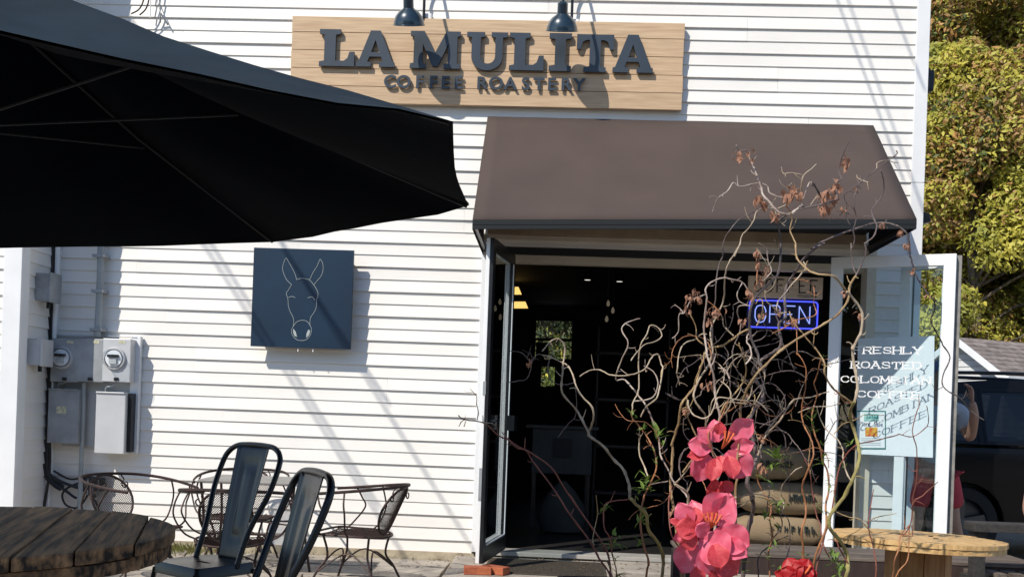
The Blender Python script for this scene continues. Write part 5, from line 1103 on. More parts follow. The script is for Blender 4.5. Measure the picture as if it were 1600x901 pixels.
BR('C', B2([(730,900),(720,730),(750,620),(730,500),(740,400),(700,330),(650,240),(640,160)]), 1.4, 0.8, 'orange', 4.25)
BR('C', B2([(790,880),(850,760),(870,650),(860,500),(790,430)]), 1.2, 0.7, 'grey', 4.35)
BR('C', B2([(740,640),(810,560),(815,500),(780,440)]), 1.0, 0.7, 'dark', 4.35)
BR('C', T7([(650,770),(700,640),(800,530),(860,430),(900,390)]), 1.5, 1.0, 'pale', 4.3)
BR('C', T7([(700,620),(760,540),(810,470),(800,430),(770,400),(710,340),(690,270),(650,170),(620,100)]), 1.3, 0.8, 'dark', 4.3)
BR('C', T7([(120,385),(60,370),(0,330)])+T6([(895,585),(820,548)]), 1.0, 0.6, 'grey', 4.3)
BR('C', T7([(160,380),(160,420),(190,480),(260,510),(310,490),(345,420),(370,365),(440,370),(550,385),(650,395),(720,460)]), 1.3, 0.9, 'pale', 4.15)
BR('C', T7([(120,890),(170,820),(230,740),(220,650),(190,580),(150,480),(150,370)]), 1.2, 1.0, 'tan', 4.25)
BR('C', T7([(100,900),(95,830),(110,760),(180,690),(150,650),(125,600),(130,500)]), 0.9, 0.6, 'grey', 4.25)
BR('C', T7([(200,370),(240,350),(260,310),(320,260),(390,240),(450,245),(510,290),(560,340),(590,400),(600,430)]), 1.0, 0.8, 'grey', 4.25)
BR('C', T7([(390,510),(450,430),(460,350),(440,290),(390,250)]), 1.2, 0.8, 'pale', 4.2)
BR('C', T7([(450,230),(420,170),(370,155)]), 1.2, 0.9, 'white', 4.2)
BR('C', T7([(450,240),(430,150),(440,60),(410,0)]), 0.9, 0.7, 'grey', 4.25)
BR('C', T7([(200,330),(210,240),(260,120),(285,70)]), 1.2, 0.8, 'tan', 4.3)
BR('C', T7([(430,560),(430,480),(440,400),(500,400),(580,410)]), 1.0, 0.7, 'pale', 4.2)
BR('C', T7([(370,820),(330,740),(300,620),(370,540),(440,390)]), 1.2, 0.8, 'orange', 4.05)
BR('C', T7([(500,900),(505,780),(520,660)]), 1.7, 1.4, 'tan', 4.0)
BR('C', B2([(140,460),(160,330),(100,270),(60,250)]), 2.0, 1.4, 'pale', 4.2)
BR('C', B2([(60,250),(120,190),(200,80),(230,0)]), 1.1, 0.7, 'pale', 4.25)
BR('C', B2([(110,200),(95,100),(130,10),(150,0)]), 0.9, 0.6, 'grey', 4.25)
BR('C', B2([(150,300),(150,240),(110,200)]), 0.8, 0.6, 'grey', 4.25)
BR('C', B2([(95,690),(40,600),(20,400),(45,260)]), 1.1, 0.8, 'red', 4.1)
# left
BR('L', B1([(710,900),(720,790),(690,690),(625,600),(610,500),(550,440),(510,400)]), 2.8, 2.4, 'olive', 4.15)
BR('L', B1([(505,400),(500,310),(460,210),(400,150),(340,70),(245,0)])+T6([(325,800),(270,690),(235,640),(160,550),(155,470),(165,350),(175,280),(165,230),(130,200),(80,220),(30,280)]), 2.2, 0.9, 'pale', 4.2)
BR('L', T6([(325,800),(355,720),(350,640),(285,570),(245,500),(225,430),(190,370),(130,340),(80,315),(30,305)]), 1.5, 0.9, 'pale', 4.22)
BR('L', T6([(235,480),(170,495),(100,480),(65,420),(75,340),(95,280),(65,225)]), 0.8, 0.6, 'grey', 4.25)
BR('L', T6([(130,830),(200,740),(240,700),(250,600),(240,510)]), 0.7, 0.6, 'grey', 4.5)
BR('L', T6([(660,700),(690,640),(740,600),(770,560),(800,400),(790,360),(770,300),(730,320),(690,390),(620,425),(540,437),(460,430),(400,400),(330,405),(270,440)]), 1.2, 0.9, 'pale', 4.3)
BR('L', T6([(608,650),(610,610),(640,550),(650,480),(645,350),(660,240),(700,170),(720,115),(770,130),(795,180),(750,220),(690,235),(650,270),(595,340)]), 1.1, 0.8, 'pale', 4.3)
BR('L', T6([(760,780),(700,640),(650,570),(560,465),(500,460),(530,350),(580,230),(540,150),(560,105),(655,70)]), 1.3, 0.8, 'white', 4.3)
BR('L', T6([(610,615),(620,600),(700,590),(750,560),(770,480),(740,410),(680,375)]), 1.1, 0.8, 'white', 4.3)
BR('L', T6([(790,470),(795,400),(820,365)]), 1.0, 0.6, 'tan', 4.3)
BR('L', T6([(610,720),(600,680),(608,650)]), 0.8, 0.8, 'tan', 4.3)
BR('L', B1([(610,900),(625,800),(600,720),(580,620),(575,500),(600,380),(640,300),(675,200),(660,90),(610,0)])+T6([(650,760),(610,715)]), 1.8, 1.0, 'orange', 4.2)
BR('L', B1([(620,260),(600,200),(565,110),(570,0)])+T6([(655,840),(650,770)]), 1.2, 0.9, 'pale', 4.25)
BR('L', B1([(800,500),(780,400),(770,330)])[:0]+B1([(880,420),(860,370),(790,300),(750,220),(700,120),(690,0)])+T6([(770,830),(760,780)]), 1.3, 1.0, 'white', 4.3)
BR('L', B1([(420,880),(395,760),(380,650),(345,590),(340,460),(380,420),(500,405)]), 1.0, 0.9, 'red', 4.15)
BR('L', B1([(280,700),(270,650),(300,500),(290,380)]), 0.8, 0.5, 'tan', 4.2)
BR('L', B1([(640,310),(750,290)]), 1.1, 0.8, 'white', 4.25)
# red pair
BR('R', B1([(385,900),(370,760),(300,640),(190,480),(80,320),(0,200)])[0:]+B6([(900,720),(800,670),(700,640),(600,560),(500,510),(420,430),(350,385),(290,372),(190,360),(140,345),(100,310)])[1:], 1.6, 0.7, 'red', 4.5, 0.05)
BR('R', B1([(385,900),(310,780),(250,670),(130,510),(60,400),(0,310)])+B6([(850,770),(790,670),(700,620),(620,560),(540,480)]), 1.7, 0.7, 'red', 4.45, 0.05)
BR('R', B6([(480,410),(430,390),(360,385)]), 0.6, 0.7, 'pale', 4.5)
BR('R', B6([(290,360),(305,275),(285,200),(285,120),(220,40)]), 0.8, 0.5, 'tan', 4.5)
BR('R', B6([(110,420),(140,370),(185,350)]), 0.7, 0.5, 'red', 4.5)
BR('R', B6([(160,425),(180,370)]), 0.7, 0.5, 'red', 4.5)
BR('L', B5([(120,510),(260,530),(340,610),(370,650)])[::-1], 0.8, 0.5, 'grey', 4.5)
BR('L', B5([(360,530),(385,600),(370,720),(320,840),(230,860),(100,880)])[::-1], 0.8, 0.5, 'grey', 4.5)
BR('L', T6([(30,305),(0,300)])+B5([(400,600),(370,640)]), 0.7, 0.5, 'grey', 4.4)
# the thinner curled twigs that fill the tangle
rt2 = random.Random(99)
for k in range(36):
    x, y = rt2.gauss(1175, 62), rt2.uniform(560, 820); a = rt2.uniform(-2.6, -0.5); px_ = [(x, y)]; cv = rt2.uniform(-.5, .5)
    for j in range(rt2.randint(6, 13)):
        cv = max(-.75, min(.75, cv + rt2.uniform(-.45, .45))); a += cv; a += 0.12*(-PI/2 - a)
        x += math.cos(a)*rt2.uniform(9, 17); y += math.sin(a)*rt2.uniform(9, 17); px_.append((x, y))
    BR('C', px_, rt2.uniform(0.6, 1.1), 0.45, rt2.choice(('dark', 'grey', 'pale', 'tan', 'grey', 'orange')), rt2.uniform(4.1, 4.5))
# leaves
gl = mat('fresh_willow_leaf', (0.20,0.30,0.05), 0.5, trans=(0.3,0.42,0.06), col2=(0.12,0.20,0.04), vscale=30)
dl_ = mat('dried_leaf', (0.50,0.27,0.17), 0.8, trans=(0.4,0.2,0.12), col2=(0.26,0.12,0.08), vscale=40)
LS = {}
def leafmesh(kind, k, m):
    r = random.Random(k*13+ (5 if kind == 'dry' else 0)); mb = MB(); n = 5; vs = []
    L = 1.0; curl = r.uniform(0.3, 0.9) if kind == 'green' else r.uniform(1.5, 3.2)
    p = Vector((0,0,0)); a = 0
    wds = [0.02, 0.13, 0.16, 0.12, 0.06, 0.0]
    for i in range(n+1):
        t_ = i/n; a = curl*t_; w_ = wds[i]*(1.25 if kind == 'dry' else 1.0)
        tw = (r.uniform(0.5,1.8) if kind == 'dry' else 0.3)*t_
        sd = Vector((math.cos(tw)*w_, 0, math.sin(tw)*w_*0.8)); vs += [p-sd+Vector((0,0,.03)), p, p+sd+Vector((0,0,.03))]
        p = p + Vector((0, math.cos(a), -math.sin(a)))*(L/n)
    mb.add(vs, [(3*i+j, 3*i+j+1, 3*i+j+4, 3*i+j+3) for i in range(n) for j in range(2)])
    o = mb.build('leaf', m); me = o.data; bpy.data.objects.remove(o); return me
for kind, m in (('green', gl), ('dry', dl_)): LS[kind] = [leafmesh(kind, k, m) for k in range(6)]
lr = random.Random(21)
def leaves(key, kind, px, py, n, sp, ln, d=4.2, up=0.0, spy=None):
    for k in range(n):
        p = P(px + lr.gauss(0, sp), py + lr.gauss(0, spy or sp), d + lr.uniform(-0.05, 0.05)); o = bpy.data.objects.new('leaf' if kind == 'green' else 'dried_leaf', lr.choice(LS[kind])); C.objects.link(o); o.parent = shr[key]
        o.location = p
        if kind == 'green': dirv = Vector((lr.uniform(-1,1), lr.uniform(-.8,.5), lr.uniform(-0.5+up,0.9+up)))
        else: dirv = Vector((lr.uniform(-.6,.6), lr.uniform(-.6,.6), lr.uniform(-1.2,0.1)))
        o.rotation_euler = dirv.to_track_quat('Y', 'Z').to_euler(); s = ln/1600*d*lr.uniform(0.6, 1.15); o.scale = (s, s, s)
def tl(T, x, y): return T([(x, y)])[0]
for key, T, x, y, n, s, L in (('C',T1,235,165,5,4,14),('C',T1,305,165,3,3,12),('C',T1,330,220,2,2,10),('C',T1,390,480,5,3,18),('C',T1,430,530,4,3,14),('C',T1,495,600,9,4,14),('C',T1,600,460,7,5,18),('C',T1,640,440,6,6,16),('C',T1,840,500,8,6,16),('C',T1,880,440,10,7,16),('C',T1,870,560,6,6,14),('C',T2,310,230,8,5,14),('C',T2,250,400,8,5,14),('C',T2,590,670,5,3,10),('C',T2,710,725,6,3,11),('C',T2,750,820,4,3,9),('C',T5,390,365,6,3,9),('C',T5,505,545,4,3,9),('C',T5,345,185,3,3,9),('C',T2,310,560,4,4,12),('C',T2,400,420,3,2,10),('C',T3,640,60,7,3,12),('C',T3,650,140,5,3,10),('C',T3,660,260,8,5,12),('C',T3,710,180,7,4,12),('C',T3,160,370,7,4,12),('C',T3,230,390,5,4,12),('C',T3,150,460,6,4,11),('C',T3,200,335,4,4,11),('C',T3,580,330,6,4,12),('C',T3,340,490,9,7,12),('C',T3,380,480,6,4,11),('C',T3,310,540,3,3,10),('C',T3,560,530,3,3,13),('C',T3,690,500,6,4,12),('C',T3,880,540,4,5,11),('G',T4,650,500,5,3,10),('G',T4,550,340,4,3,10),('C',T4,70,470,4,4,10),('C',T4,180,550,6,6,12),('C',T7,300,270,6,5,12),('C',T7,150,450,5,3,10),('C',T7,680,640,6,5,11),('C',T7,680,840,5,5,12),('C',T7,560,345,3,4,9),('L',B5,355,650,9,4,7),('C',B2,70,430,4,4,10)):
    px, py = tl(T, x, y); leaves(key, 'dry', px, py, int(n*1.5)+1, s*0.75, L*1.25, 4.2)
for key, T, x, y, n, s, L, u in (('C',T7,780,800,12,4,24,.5),('C',B2,750,130,8,5,18,.2),('C',B2,700,220,5,3,16,0),('C',B2,760,370,8,6,18,0),('C',B2,820,400,7,7,20,0),('C',B2,700,480,8,6,20,0),('C',B2,760,530,4,4,16,-.2),('C',B2,750,690,6,7,18,.2),('C',B2,700,760,4,5,18,.1),('C',B2,780,840,5,5,14,.3),('C',B2,450,800,9,7,30,.4),('C',B2,390,790,7,5,26,.3),('C',B2,500,850,6,6,26,.4),
    ('G',T8,305,460,5,3,10,.2),('G',T8,310,530,7,4,14,.1),('G',T8,320,610,5,3,12,.1),('G',T8,400,80,2,1,7,0),('G',T8,380,690,3,2,10,.3),('G',T8,380,800,6,4,16,0),('G',T8,570,695,6,3,12,.4),('G',T8,515,850,5,4,14,.2),('G',B3,450,250,8,4,12,.1),('G',B3,460,205,5,3,12,.4),('G',B3,350,410,5,3,12,.1),('G',B3,255,780,8,5,16,.1),('G',B3,470,780,20,10,16,.1),('G',B3,510,860,12,6,16,.1),('G',B3,300,780,3,3,12,.4),
    ('L',T6,612,690,6,3,12,.5),('L',T6,680,780,6,3,12,.1),('L',T6,765,820,6,2,22,1.2),('L',B1,680,20,5,2,20,1.0),('L',B1,720,60,3,3,14,.1),('L',B1,665,170,6,3,10,.1),('L',B1,655,100,4,3,9,.1),('L',B1,590,300,16,8,16,.3),('L',B1,640,330,6,5,14,-.2),('L',B1,540,350,8,6,12,.1),('L',B1,340,460,8,4,16,.1),('L',B1,580,550,7,5,18,.1),('L',B1,600,490,4,4,14,.2),('L',B1,580,690,8,5,15,.1),('L',B1,410,690,8,5,17,.3),('L',B1,410,640,3,3,16,1.0),('L',B1,405,780,5,4,15,.1),('L',B1,450,640,3,3,12,.2),('L',B1,440,895,10,8,16,.5)):
    px, py = tl(T, x, y); leaves(key, 'green', px, py, n, s*0.75, L*1.05, 4.18, u)

# pink silk blooms
pk = mat('pink_petal', (0.88,0.21,0.31), 0.45, trans=(0.85,0.15,0.24), col2=(0.82,0.13,0.22), vscale=4, detail=1)
pk2 = mat('deep_pink_petal', (0.72,0.09,0.11), 0.55, trans=(0.7,0.08,0.09), col2=(0.58,0.05,0.07), vscale=9)
rd = mat('red_petal', (0.55,0.01,0.015), 0.5, trans=(0.5,0.01,0.01), col2=(0.35,0.006,0.01), vscale=12)
org = mat('orange_stamen', (0.75,0.16,0.06), 0.5)
def petalmesh(k, m, ruf=0.07):
    r = random.Random(k); nu, nv = 12, 18; vs = []; bend = r.uniform(0.3, 1.5); cup = r.uniform(0.15, 0.45)
    for j in range(nv+1):
        v = j/nv; wv = 0.36*abs(math.sin(PI*min(1, 0.05+v*0.955)**1.35))**0.6 + 0.012
        for i in range(nu+1):
            u = -1+2*i/nu; x = u*wv; y = v; z = cup*u*u*wv*0.9 - bend*0.4*v*v + 0.10*math.exp(-(u*4)**2)*-0.35 + ruf*abs(u)**2*math.sin(v*11+k+u*3)*v
            vs.append((x, y*(1-0.05*u*u), z))
    mb = MB(); mb.add(vs, [(j*(nu+1)+i, j*(nu+1)+i+1, (j+1)*(nu+1)+i+1, (j+1)*(nu+1)+i) for j in range(nv) for i in range(nu)])
    o = mb.build('petal', m, smooth=True); me = o.data; bpy.data.objects.remove(o); return me
PM = [petalmesh(k, pk) for k in range(5)]; PM2 = [petalmesh(k+9, pk2) for k in range(4)]; PR = [petalmesh(k+20, rd, 0.12) for k in range(4)]
def flower(label, px, py, d, petals, name='pink_bloom', grp='pink silk blooms on the willow', sets=None, stamens=5):
    c = P(px, py, d); t = thing(name, label, 'flower', c, 0, grp); r = random.Random(int(px*3+py))
    for (x, y, ang, ln, tilt, wsc, mi) in petals:   # base in photo pixels, direction in the picture plane, tilt towards the viewer
        b = P(x, y, d - 0.01*mi - r.uniform(0,0.03)) - c; a = math.radians(ang); dirv = (RGT*math.cos(a)*math.cos(tilt) + Vector((0,0,1))*math.sin(a)*math.cos(tilt) - FWD*math.sin(tilt))
        me = r.choice((sets or (PM, PM2))[0 if mi < 2 else 1]); o = bpy.data.objects.new('petal', me); C.objects.link(o); o.parent = t
        nrm = (-FWD - dirv*(-FWD).dot(dirv)).normalized(); sd = dirv.cross(nrm).normalized()
        R_ = Matrix((sd, dirv, sd.cross(dirv))).transposed().to_4x4(); s = ln/1600*d*(0.88 if sets is None else 1.0)
        o.matrix_local = Matrix.Translation(b) @ R_ @ Matrix.Rotation(r.uniform(-.35,.35),4,'Y') @ Matrix.Diagonal((s*wsc, s, s, 1))
    for k in range(stamens):
        a = math.radians(60+k*15); mb = MB(); e = (RGT*math.cos(a)+Vector((0,0,1))*math.sin(a))*0.07 - FWD*0.05
        mb.tube(smoothline([Vector((0,0,0)), e*0.5-FWD*0.02, e],3), [0.004]*6+[0.007], 6); mb.build('stamen', org, t, smooth=True)
    return t
flower('upper pink bloom with a dark centre, below the neon sign', 1128, 700, 4.02, [
    (1138,682,35,52,0.35,1.15,0),(1142,700,15,42,0.5,1.0,0),(1135,706,-45,58,0.25,1.3,0),(1120,690,100,36,0.3,1.3,0),(1108,692,125,34,0.2,1.2,1),(1112,700,168,44,0.4,1.15,0),(1102,708,185,34,0.6,0.9,2),
    (1110,712,-135,44,0.3,1.1,0),(1100,722,-100,34,0.2,1.3,0),(1118,716,-105,40,0.6,1.0,2),(1138,712,-75,40,0.7,1.1,2),(1150,718,-60,36,0.1,1.5,1),(1124,712,-80,30,0.8,1.3,2),(1122,678,80,22,0.5,1.4,2)], stamens=3)
flower('small pink bud between the two large pink blooms', 1126, 758, 4.08, [(1126,752,-70,26,0.3,1.2,2),(1122,762,-110,30,0.2,1.0,2),(1118,748,-95,42,0.1,0.9,2),(1130,752,-40,22,0.5,1.2,2)], stamens=0)
flower('large lower cluster of pink petals above the planter', 1108, 826, 3.98, [
    (1092,822,105,44,0.2,1.25,0),(1080,820,125,46,0.3,1.1,0),(1115,812,60,54,0.3,1.2,1),(1104,812,48,62,0.5,1.5,0),(1128,806,75,44,0.1,1.1,0),(1090,826,175,40,0.5,1.3,2),(1078,832,200,34,0.4,1.0,0),
    (1090,838,-150,34,0.5,1.3,2),(1096,838,-35,60,0.5,1.5,0),(1108,848,20,50,0.4,1.3,0),(1120,830,-20,62,0.3,1.2,0),(1128,842,-35,52,0.5,1.0,0),(1135,828,-10,42,0.2,0.9,0),(1086,848,-115,54,0.3,1.4,0),(1100,855,-70,44,0.5,1.5,0),
    (1115,850,-70,42,0.6,1.3,2),(1120,866,-40,50,0.2,1.4,2),(1106,832,150,36,0.9,1.2,0),(1085,818,90,28,0.2,1.4,2),(1064,820,150,22,0.3,0.8,2),(1070,832,100,26,0.2,1.0,2),(1090,884,-90,30,0.2,1.4,2),(1118,884,-75,34,0.1,1.5,2)], stamens=5)
flower('large lower cluster of pink petals above the planter', 1108, 826, 3.98, [], stamens=0) if False else None
flower('scarlet bloom just above the bottom edge of the photo', 1246, 903, 4.0, [(1246,905,a,26+6*(k%2),0.5-0.2*(k%3),1.5,k%3) for k, a in enumerate(range(0,360,24))] + [(1246,902,a,18,0.9,1.4,0) for a in range(10,360,45)], name='red_bloom', grp='red blooms', sets=(PR, PR), stamens=1)
# ================================================================== CAR, HOUSE
def suv():
    p = D(5.75, 10.6); t = thing('parked_suv', 'black SUV with roof rails parked beyond the shop corner', 'car', (p.x, p.y, 0), 0.05); Wd = 0.92
    # side outline, rear at -x
    low = [(-2.25,0.42),(-2.30,0.75),(-2.26,1.02),(-2.20,1.10),(1.20,1.10),(2.02,0.98),(2.32,0.85),(2.36,0.45)]
    def arch(cx): return [(cx+0.40*math.cos(a), 0.36+0.40*math.sin(a)) for a in np.linspace(PI,0,11)]
    bot = [(-2.25,0.36)] + arch(-1.42) + arch(1.42) + [(2.36,0.36)]
    out = bot + low[::-1]
    mb = MB()
    def sidey(z): return Wd - 0.10*max(0,(0.55-z))**1 - 0.10*max(0, z-0.85)
    n = len(out); vs = [(x, -sidey(z), z) for x, z in out] + [(x, sidey(z), z) for x, z in out]
    mb.add(vs, [tuple(range(n)), tuple(range(2*n-1, n-1, -1))] + [(k, n+k, n+(k+1)%n, (k+1)%n) for k in range(n)]); mb.build('body', carpaint, t, bevel=0.03, smooth=True)
    cabin = [(-2.18,1.10),(-2.02,1.52),(-1.80,1.68),(-1.0,1.755),(0.0,1.74),(0.35,1.68),(1.15,1.10)]
    n = len(cabin); yy = lambda z: 0.875-0.24*(z-1.10)/0.65
    mb = MB(); mb.add([(x,-yy(z),z) for x,z in cabin]+[(x,yy(z),z) for x,z in cabin], [(k, k+1, n+k+1, n+k) for k in range(1,n-2)]); mb.build('roof', carpaint, t, smooth=True)
    mb = MB(); mb.add([(x,-yy(z),z) for x,z in cabin]+[(x,yy(z),z) for x,z in cabin], [(0,1,n+1,n),(n-2,n-1,2*n-1,2*n-2)]); mb.build('windscreen', car_glass, t)
    for s in (-1,1):
        def pt_(x,z,o=0): return (x, s*(yy(z)+o), z)
        mb = MB(); side = cabin; mb.face([pt_(x,z,-0.004) for x,z in side]) ; 
        wins = [[(-2.02,1.14),(-1.92,1.48),(-1.72,1.60),(-1.28,1.64),(-1.28,1.14)], [(-1.20,1.14),(-1.20,1.645),(-0.42,1.66),(-0.42,1.14)], [(-0.34,1.14),(-0.34,1.66),(0.10,1.64),(0.32,1.58),(0.92,1.14)]]
        # pillars and frame strips round the windows
        fr = MB()
        def strip(a, b, w_=0.035): fr.bar(pt_(*a,0.004), pt_(*b,0.004), w_, 0.012, (0,s,0.3))
        for w_ in wins:
            for a, b in zip(w_, w_[1:]+w_[:1]): strip(a, b)
        strip((-1.24,1.12),(-1.24,1.68),0.07); strip((-0.38,1.12),(-0.38,1.70),0.07)
        fr.build('window_frame', carpaint, t)
        for w_ in wins: g = MB(); g.face([pt_(x,z,0.0) for x,z in w_]); g.build('side_window', car_glass, t)
        top = MB(); top.add([pt_(x,z) for x,z in [(-1.92,1.48),(-1.72,1.60),(-1.28,1.64),(-0.4,1.66),(0.10,1.64),(0.32,1.58)]]+[pt_(x,z) for x,z in [(-2.02,1.52),(-1.80,1.68),(-1.0,1.755),(-0.4,1.747),(0.0,1.74),(0.35,1.68)]], [(k,k+1,6+k+1,6+k) for k in range(5)]); top.build('roof_side', carpaint, t)
        rr = MB(); rr.tube(smoothline([(-1.75,s*0.60,1.74),(-1.6,s*0.60,1.80),(-0.8,s*0.60,1.82),(0.0,s*0.60,1.80),(0.15,s*0.60,1.73)],4), 0.018, 8); rr.build('roof_rail', black_metal, t, smooth=True)
        for x in (-0.38,): 
            h = MB(); h.box((x-0.30, s*0.925-0.01, 0.96),(x-0.10, s*0.925+0.015, 0.99)); h.build('door_handle', carpaint, t, bevel=0.006)
            h = MB(); h.box((x+0.70, s*0.925-0.01, 0.96),(x+0.90, s*0.925+0.015, 0.99)); h.build('door_handle', carpaint, t, bevel=0.006)
        m2 = MB(); m2.box((0.82,s*0.90-(0.0 if s>0 else 0.2),1.10),(0.98,s*0.90+(0.2 if s>0 else 0.0),1.26)); m2.build('wing_mirror', carpaint, t, bevel=0.04)
        for cx in (-1.42, 1.42):
            M = Matrix.Translation((cx, s*0.80, 0.36)) @ Matrix.Rotation(-s*PI/2, 4, 'X')
            wh = tag(bpy.data.objects.new('wheel', None)); C.objects.link(wh); wh.parent = t
            a = MB(); a.lathe([(0.25,-0.10),(0.34,-0.11),(0.36,-0.07),(0.36,0.07),(0.34,0.11),(0.25,0.10)], 36, M); a.build('tyre', rubber, wh, smooth=True)
            a = MB(); a.lathe([(0.255,0.10),(0.245,0.085),(0.235,0.02),(0.20,0.0),(0.001,0.0)], 36, M); 
            for k in range(5):
                R_ = M @ Matrix.Rotation(2*PI*k/5+0.3, 4, 'Z'); a.add([R_ @ Vector(v) for v in ((0.03,-0.045,0.05),(0.245,-0.030,0.075),(0.245,0.030,0.075),(0.03,0.045,0.05),(0.03,-0.045,0.01),(0.245,-0.03,0.02),(0.245,0.03,0.02),(0.03,0.045,0.01))], [(0,1,2,3),(0,4,5,1),(3,2,6,7)])
            a.lathe([(0.06,0.0),(0.06,0.07),(0.001,0.075)], 16, M); a.build('rim', alloy, wh, smooth=True)
        hl = MB(); hl.box((2.20,s*0.62-0.16,0.72),(2.37,s*0.62+0.16,0.86)); hl.build('headlight', clear_glass, t, bevel=0.02)
        tl_ = MB(); tl_.box((-2.31,s*0.74-0.10,0.80),(-2.18,s*0.74+0.12,1.04)); tl_.build('tail_light', mat('tail_red',(0.25,0.01,0.01),0.2,coat=0.5), t, bevel=0.02)
    sm = MB(); sm.box((-0.95,-0.60,0.55),(-0.75,0.60,1.20)); sm.box((0.0,-0.62,0.55),(0.2,-0.12,1.25)); sm.box((0.0,0.12,0.55),(0.2,0.62,1.25)); sm.build('seats', mat('car_seat',(0.03,0.03,0.032),0.8), t, bevel=0.03)
    return t
suv()
def small_house():
    c = P(1505, 530, 22.0); t = thing('small_house', 'small white clapboard house with grey shingle roof behind the SUV', 'house', (c.x, c.y, 0), 0); hz = c.z
    wh = mat('house_clapboard', (0.66,0.67,0.68), 0.6, var=0.08); shg = mat('grey_shingle', (0.26,0.22,0.20), 0.9, col2=(0.15,0.125,0.115), vscale=6, objvar=0.25)
    hw, L, ez = 1.05, 6.0, hz-0.78               # half depth, length, eave height
    ang = math.radians(28); R_ = Matrix.Rotation(ang, 4, 'Z')
    # local: ridge along +x, gable end at x=0 facing the viewer's left
    def b(mb, nm, m, **k): 
        mb.v = [tuple(R_ @ Vector(v)) for v in mb.v]; return mb.build(nm, m, t, **k)
    mb = MB(); mb.box((0.02,-hw+0.02,0),(L,hw-0.02,ez)); b(mb, 'wall', wh)
    mb = MB(); mb.add([(0.02,-hw+0.02,ez),(0.02,hw-0.02,ez),(0.02,0,hz-0.06),(0.10,-hw+0.02,ez),(0.10,hw-0.02,ez),(0.10,0,hz-0.06)], [(0,1,2),(5,4,3),(0,3,4,1),(1,4,5,2),(2,5,3,0)]); b(mb, 'gable', wh)
    z = 0.3
    while z < hz-0.1:
        w_ = hw-0.01 if z < ez else (hw-0.01)*(hz-0.08-z)/(hz-ez)
        mb = MB(); mb.box((-0.02,-w_,z),(0.018,w_,z+0.015)); mb.box((-0.008,-w_,z+0.016),(0.018,w_,z+0.125)); b(mb, 'clapboard', wh)
        if z < ez-0.1: mb = MB(); mb.box((0,-hw-0.008,z+0.01),(L,-hw+0.018,z+0.12)); b(mb, 'clapboard', wh)
        z += 0.14
    sl_ = math.hypot(hw+0.25, hz-ez+0.12); 
    for s in (-1,1):
        d0 = Vector((0, s*(hw+0.25), ez-0.12+0.05)) ; d1 = Vector((0,0,hz+0.03))
        mb = MB(); mb.add([(-0.25,d0.y,d0.z),(L+0.2,d0.y,d0.z),(L+0.2,0,d1.z),(-0.25,0,d1.z),(-0.25,d0.y,d0.z-0.06),(L+0.2,d0.y,d0.z-0.06),(L+0.2,0,d1.z-0.06),(-0.25,0,d1.z-0.06)], [(0,1,2,3),(7,6,5,4),(0,4,5,1),(1,5,6,2),(2,6,7,3),(3,7,4,0)]); b(mb, 'roof', mat('roof_deck',(0.3,0.28,0.26),0.8))
        if s < 0:
            n = 9
            for k in range(n):
                a0, a1 = k/n, (k+1.12)/n; q0 = d0.lerp(d1, a0)+Vector((0,-0.01,0.022)); q1 = d0.lerp(d1, min(1,a1))+Vector((0,0,0.008))
                x = -0.26
                while x < L+0.15:
                    wv = 0.30+0.12*((k*7+int(x*5)) % 3); x2 = min(L+0.2, x+wv-0.008)
                    mb = MB(); mb.add([(x,q0.y,q0.z),(x2,q0.y,q0.z),(x2,q1.y,q1.z),(x,q1.y,q1.z),(x,q0.y,q0.z-0.02),(x2,q0.y,q0.z-0.02)], [(0,1,2,3),(4,5,1,0)]); b(mb, 'shingle', shg); x += wv
    for s in (-1,1):
        mb = MB(); a = Vector((-0.27, s*(hw+0.27), ez-0.12)); c_ = Vector((-0.27,0,hz-0.01)); mb.bar(a, c_, 0.03, 0.13, (0,-s*0.5,1)); b(mb, 'rake_board', trim)
    mb = MB(); mb.box((-0.25,-hw-0.30,ez-0.16),(L,-hw-0.255,ez-0.03)); b(mb, 'gutter', trim)
    for x in (0.75, 2.3):
        mb = MB(); mb.box((x,-hw-0.03,0.9),(x+0.8,-hw-0.01,ez-0.25)); o = b(mb, 'window', mat('house_pane',(0.12,0.15,0.17),0.1))
        mb = MB(); 
        for (x0,x1,z0_,z1_) in ((x-.06,x+.86,ez-.25,ez-.18),(x-.06,x+.86,.83,.9),(x-.06,x,.9,ez-.25),(x+.8,x+.86,.9,ez-.25),(x+.38,x+.42,.9,ez-.25)): mb.box((x0,-hw-0.05,z0_),(x1,-hw-0.005,z1_))
        b(mb, 'window_trim', trim)
small_house()

# ================================================================== PEOPLE
def skin_mesh(name, joints, edges, m, parent, sub=2, root=0):
    me = bpy.data.meshes.new(name); me.from_pydata([j[0] for j in joints], edges, []); o = bpy.data.objects.new(name, me); C.objects.link(o)
    md = o.modifiers.new('s','SKIN'); 
    for i, j in enumerate(joints):
        sv = me.skin_vertices[0].data[i]; r = j[1]; sv.radius = (r, r) if not hasattr(r, '__len__') else r; sv.use_root = (i == root)
    md.use_smooth_shade = True; sb = o.modifiers.new('b','SUBSURF'); sb.levels = sub; sb.render_levels = sub
    bpy.context.view_layer.update(); ev = o.evaluated_get(bpy.context.evaluated_depsgraph_get()); m2 = bpy.data.meshes.new_from_object(ev); 
    bpy.data.objects.remove(o); m2.materials.clear(); m2.materials.append(m)
    for f in m2.polygons: f.use_smooth = True
    o2 = bpy.data.objects.new(name, m2); C.objects.link(o2); o2.parent = parent; return o2
skinm = mat('skin', (0.40,0.22,0.15), 0.5, var=0.12, vscale=12, bump=0.05); shirt = mat('grey_white_shirt', (0.46,0.49,0.54), 0.85, var=0.12, vscale=5, bump=0.4, bscale=14)
